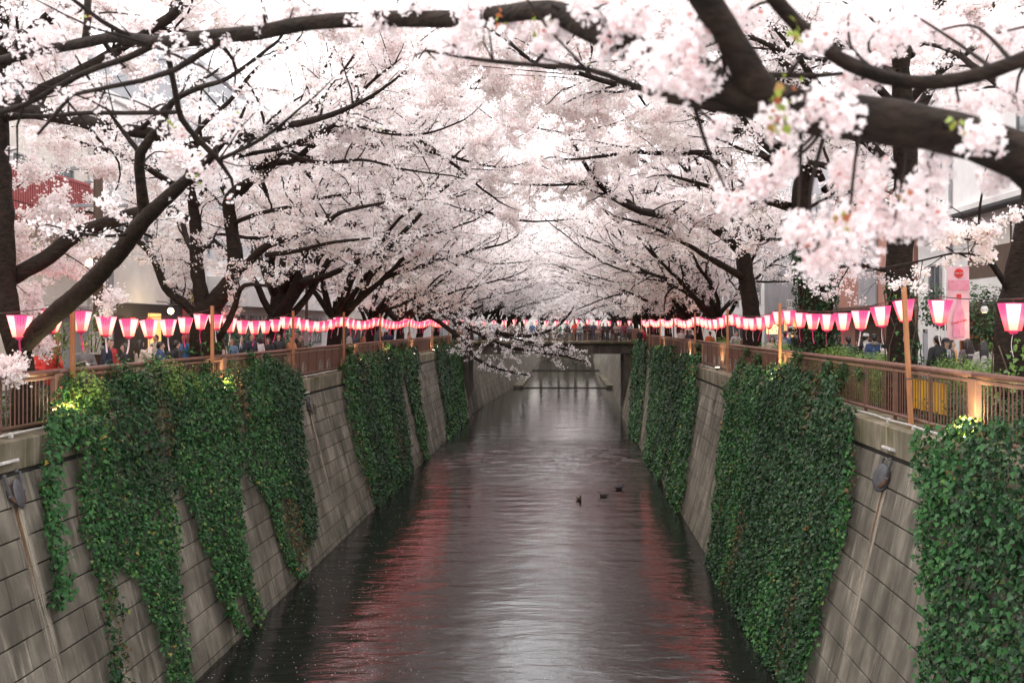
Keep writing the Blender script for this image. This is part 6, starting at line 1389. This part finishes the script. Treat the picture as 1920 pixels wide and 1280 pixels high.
# right street
pl(1757, 25.0, 20, 'man in black jacket with a shoulder strap, back turned, right street', (.014,.014,.016), z=ZR, group=GR, h=1.74, extras=('strap',))
pl(1774, 25.6, 190, 'smiling woman with long dark hair and black cap facing the viewer', (.10,.095,.10), hair='long', z=ZR, group=GR, h=1.66, extras=('hat_black','shirt_white'))
pl(1785, 27.2, 220, 'person in orange jacket behind the smiling woman', (.7,.3,.12), hair='bob', z=ZR, group=GR, h=1.60)
pl(1814, 24.8, 15, 'woman in purple leopard patterned top with white lettering on the back', (.13,.085,.10), hair='long', hairc=(.028,.018,.014), z=ZR, group=GR, h=1.66, extras=('print',))
pl(1845, 24.2, 340, 'woman with long black hair in grey-beige coat with bag strap', (.42,.38,.35), hair='long', coat=True, z=ZR, group=GR, h=1.62, extras=('strap',))
pl(1590, 30.2, 15, 'man in dark navy jacket leaning over the azalea hedge', (.03,.04,.06), z=ZR, group=GR, h=1.66)
pl(1611, 30.6, 60, 'woman in black raising one hand to a lantern', (.015,.015,.017), hair='bob', pose='raise', z=ZR, group=GR, h=1.56)
pl(1624, 32.5, 300, 'person in cream top with white cap', (.65,.61,.55), z=ZR, group=GR, h=1.72, extras=('hat_white',))
pl(1639, 30.0, 350, 'man in blue coat with hood and white tote bag', (.035,.065,.17), z=ZR, group=GR, h=1.74, extras=('hood','tote'))
pl(1660, 29.2, 40, 'person in pale pink coat next to the straight trunk', (.66,.55,.52), hair='bob', z=ZR, group=GR, h=1.58)
pl(1448, 37.5, 160, 'woman in beige with dark bob by the wooden pole', (.45,.38,.3), hair='bob', z=ZR, group=GR, h=1.58)
pl(1465, 38.2, 200, 'man in grey shirt facing the viewer near the lit shop', (.28,.27,.28), z=ZR, group=GR, h=1.72)
pl(1473, 38.8, 330, 'man in denim jacket with dark hair near the lit shop', (.08,.12,.20), z=ZR, group=GR, h=1.78)
pl(1489, 37.0, 10, 'woman in black with round dark hair behind the azaleas', (.02,.02,.025), hair='bob', z=ZR, group=GR, h=1.58)
pl(1492, 40.5, 170, 'young man in dark jacket under the boxed emblem sign', (.04,.04,.045), z=ZR, group=GR, h=1.80)
pl(1331, 53, 350, 'man in bright orange jacket behind the far right railing', (.75,.16,.04), z=ZR, group=GR, h=1.66)
pl(1395, 43.8, 20, 'person in khaki at the long limbed tree', (.3,.25,.16), z=ZR, group=GR, h=1.66); pl(1380, 46, 200, 'person in grey hooded top at the long limbed tree', (.35,.34,.33), z=ZR, group=GR, h=1.74, extras=('hood',))
pl(1277, 66, 200, 'person in white shirt under the far right lanterns', (.7,.69,.68), z=ZR, group=GR, h=1.74); pl(1288, 64, 100, 'person in dark coat under the far right lanterns', (.03,.03,.035), hair='long', z=ZR, group=GR); pl(1294, 61, 180, 'person in charcoal beside the far right trunk', (.07,.07,.08), z=ZR, group=GR)
pl(1206, 86, 170, 'person in red coat at the right end of the bridge', (.6,.03,.03), hair='long', z=ZR, group=GR); pl(1200, 85, 200, 'person in black at the right end of the bridge', (.02,.02,.02), z=ZR, group=GR)
# crowd on the bridge
GB = 'people crowding the bridge'; DK = 6.785
crowd = [(884,(.5,.2,.25),'long','woman in rose coat at the left end of the bridge'),(900,(.62,.35,.36),'bob','person in pink striped top near the left bridge end'),(915,(.02,.02,.025),'short','man in black leaning on the left part of the bridge rail'),(925,(.02,.06,.45),'bob','person in bright blue on the bridge behind the hanging spray'),(944,(.35,.08,.2),'long','woman in magenta scarf on the bridge'),(958,(.25,.2,.15),'short','man in brown on the bridge behind the blossom spray'),(972,(.03,.03,.03),'long','woman in black on the bridge left of the middle pole'),(998,(.06,.2,.4),'short','man in mid blue by the middle bridge pole'),(1010,(.05,.05,.06),'bob','person in charcoal right of the middle bridge pole'),(1030,(.7,.68,.66),'short','man in white shirt at mid bridge'),(1048,(.03,.3,.15),'bob','person in green jacket on the bridge behind the spray'),(1062,(.03,.04,.06),'long','woman in navy on the bridge at mid span'),
 (1077,(.7,.03,.02),'short','person in bright red jacket at the bridge rail'),(1087,(.4,.5,.5),'bob','person in pale teal top beside the red jacket'),(1097,(.02,.02,.024),'short','man in black jacket bending over the bridge rail'),(1106,(.03,.03,.04),'long','woman in black coat watching from the bridge'),(1113,(.08,.1,.16),'short','man in slate jacket on the bridge, camera raised'),(1122,(.5,.42,.36),'bob','person in beige on the bridge'),(1131,(.025,.02,.02),'short','broad man in black on the bridge'),(1139,(.03,.03,.035),'short','tall man in dark coat on the bridge'),(1148,(.15,.03,.05),'long','woman in wine red coat on the bridge'),(1155,(.6,.52,.46),'bob','person in cream coat with bag on the bridge'),(1164,(.2,.22,.3),'short','man in grey-blue on the right part of the bridge'),(1172,(.3,.06,.09),'long','woman in dark red near the right bridge pillar'),(1182,(.35,.35,.42),'short','man in lavender grey by the right bridge pillar')]
for i, (px, c, hr, lab) in enumerate(crowd):
    Y = YB0+rng.choice([.8,1.2,1.9]); person(at(px,Y), Y, DK, rng.choice([180,170,195,20,90,270,150]), lab, c, hair=hr, pose='photo' if 'camera' in lab else ('hold' if i % 4 == 0 else 'stand'), group=GB, h=rng.uniform(1.58,1.78), bottom=[(.03,.03,.04),(.06,.08,.14),(.2,.17,.13)][i % 3], skin=i % 3)
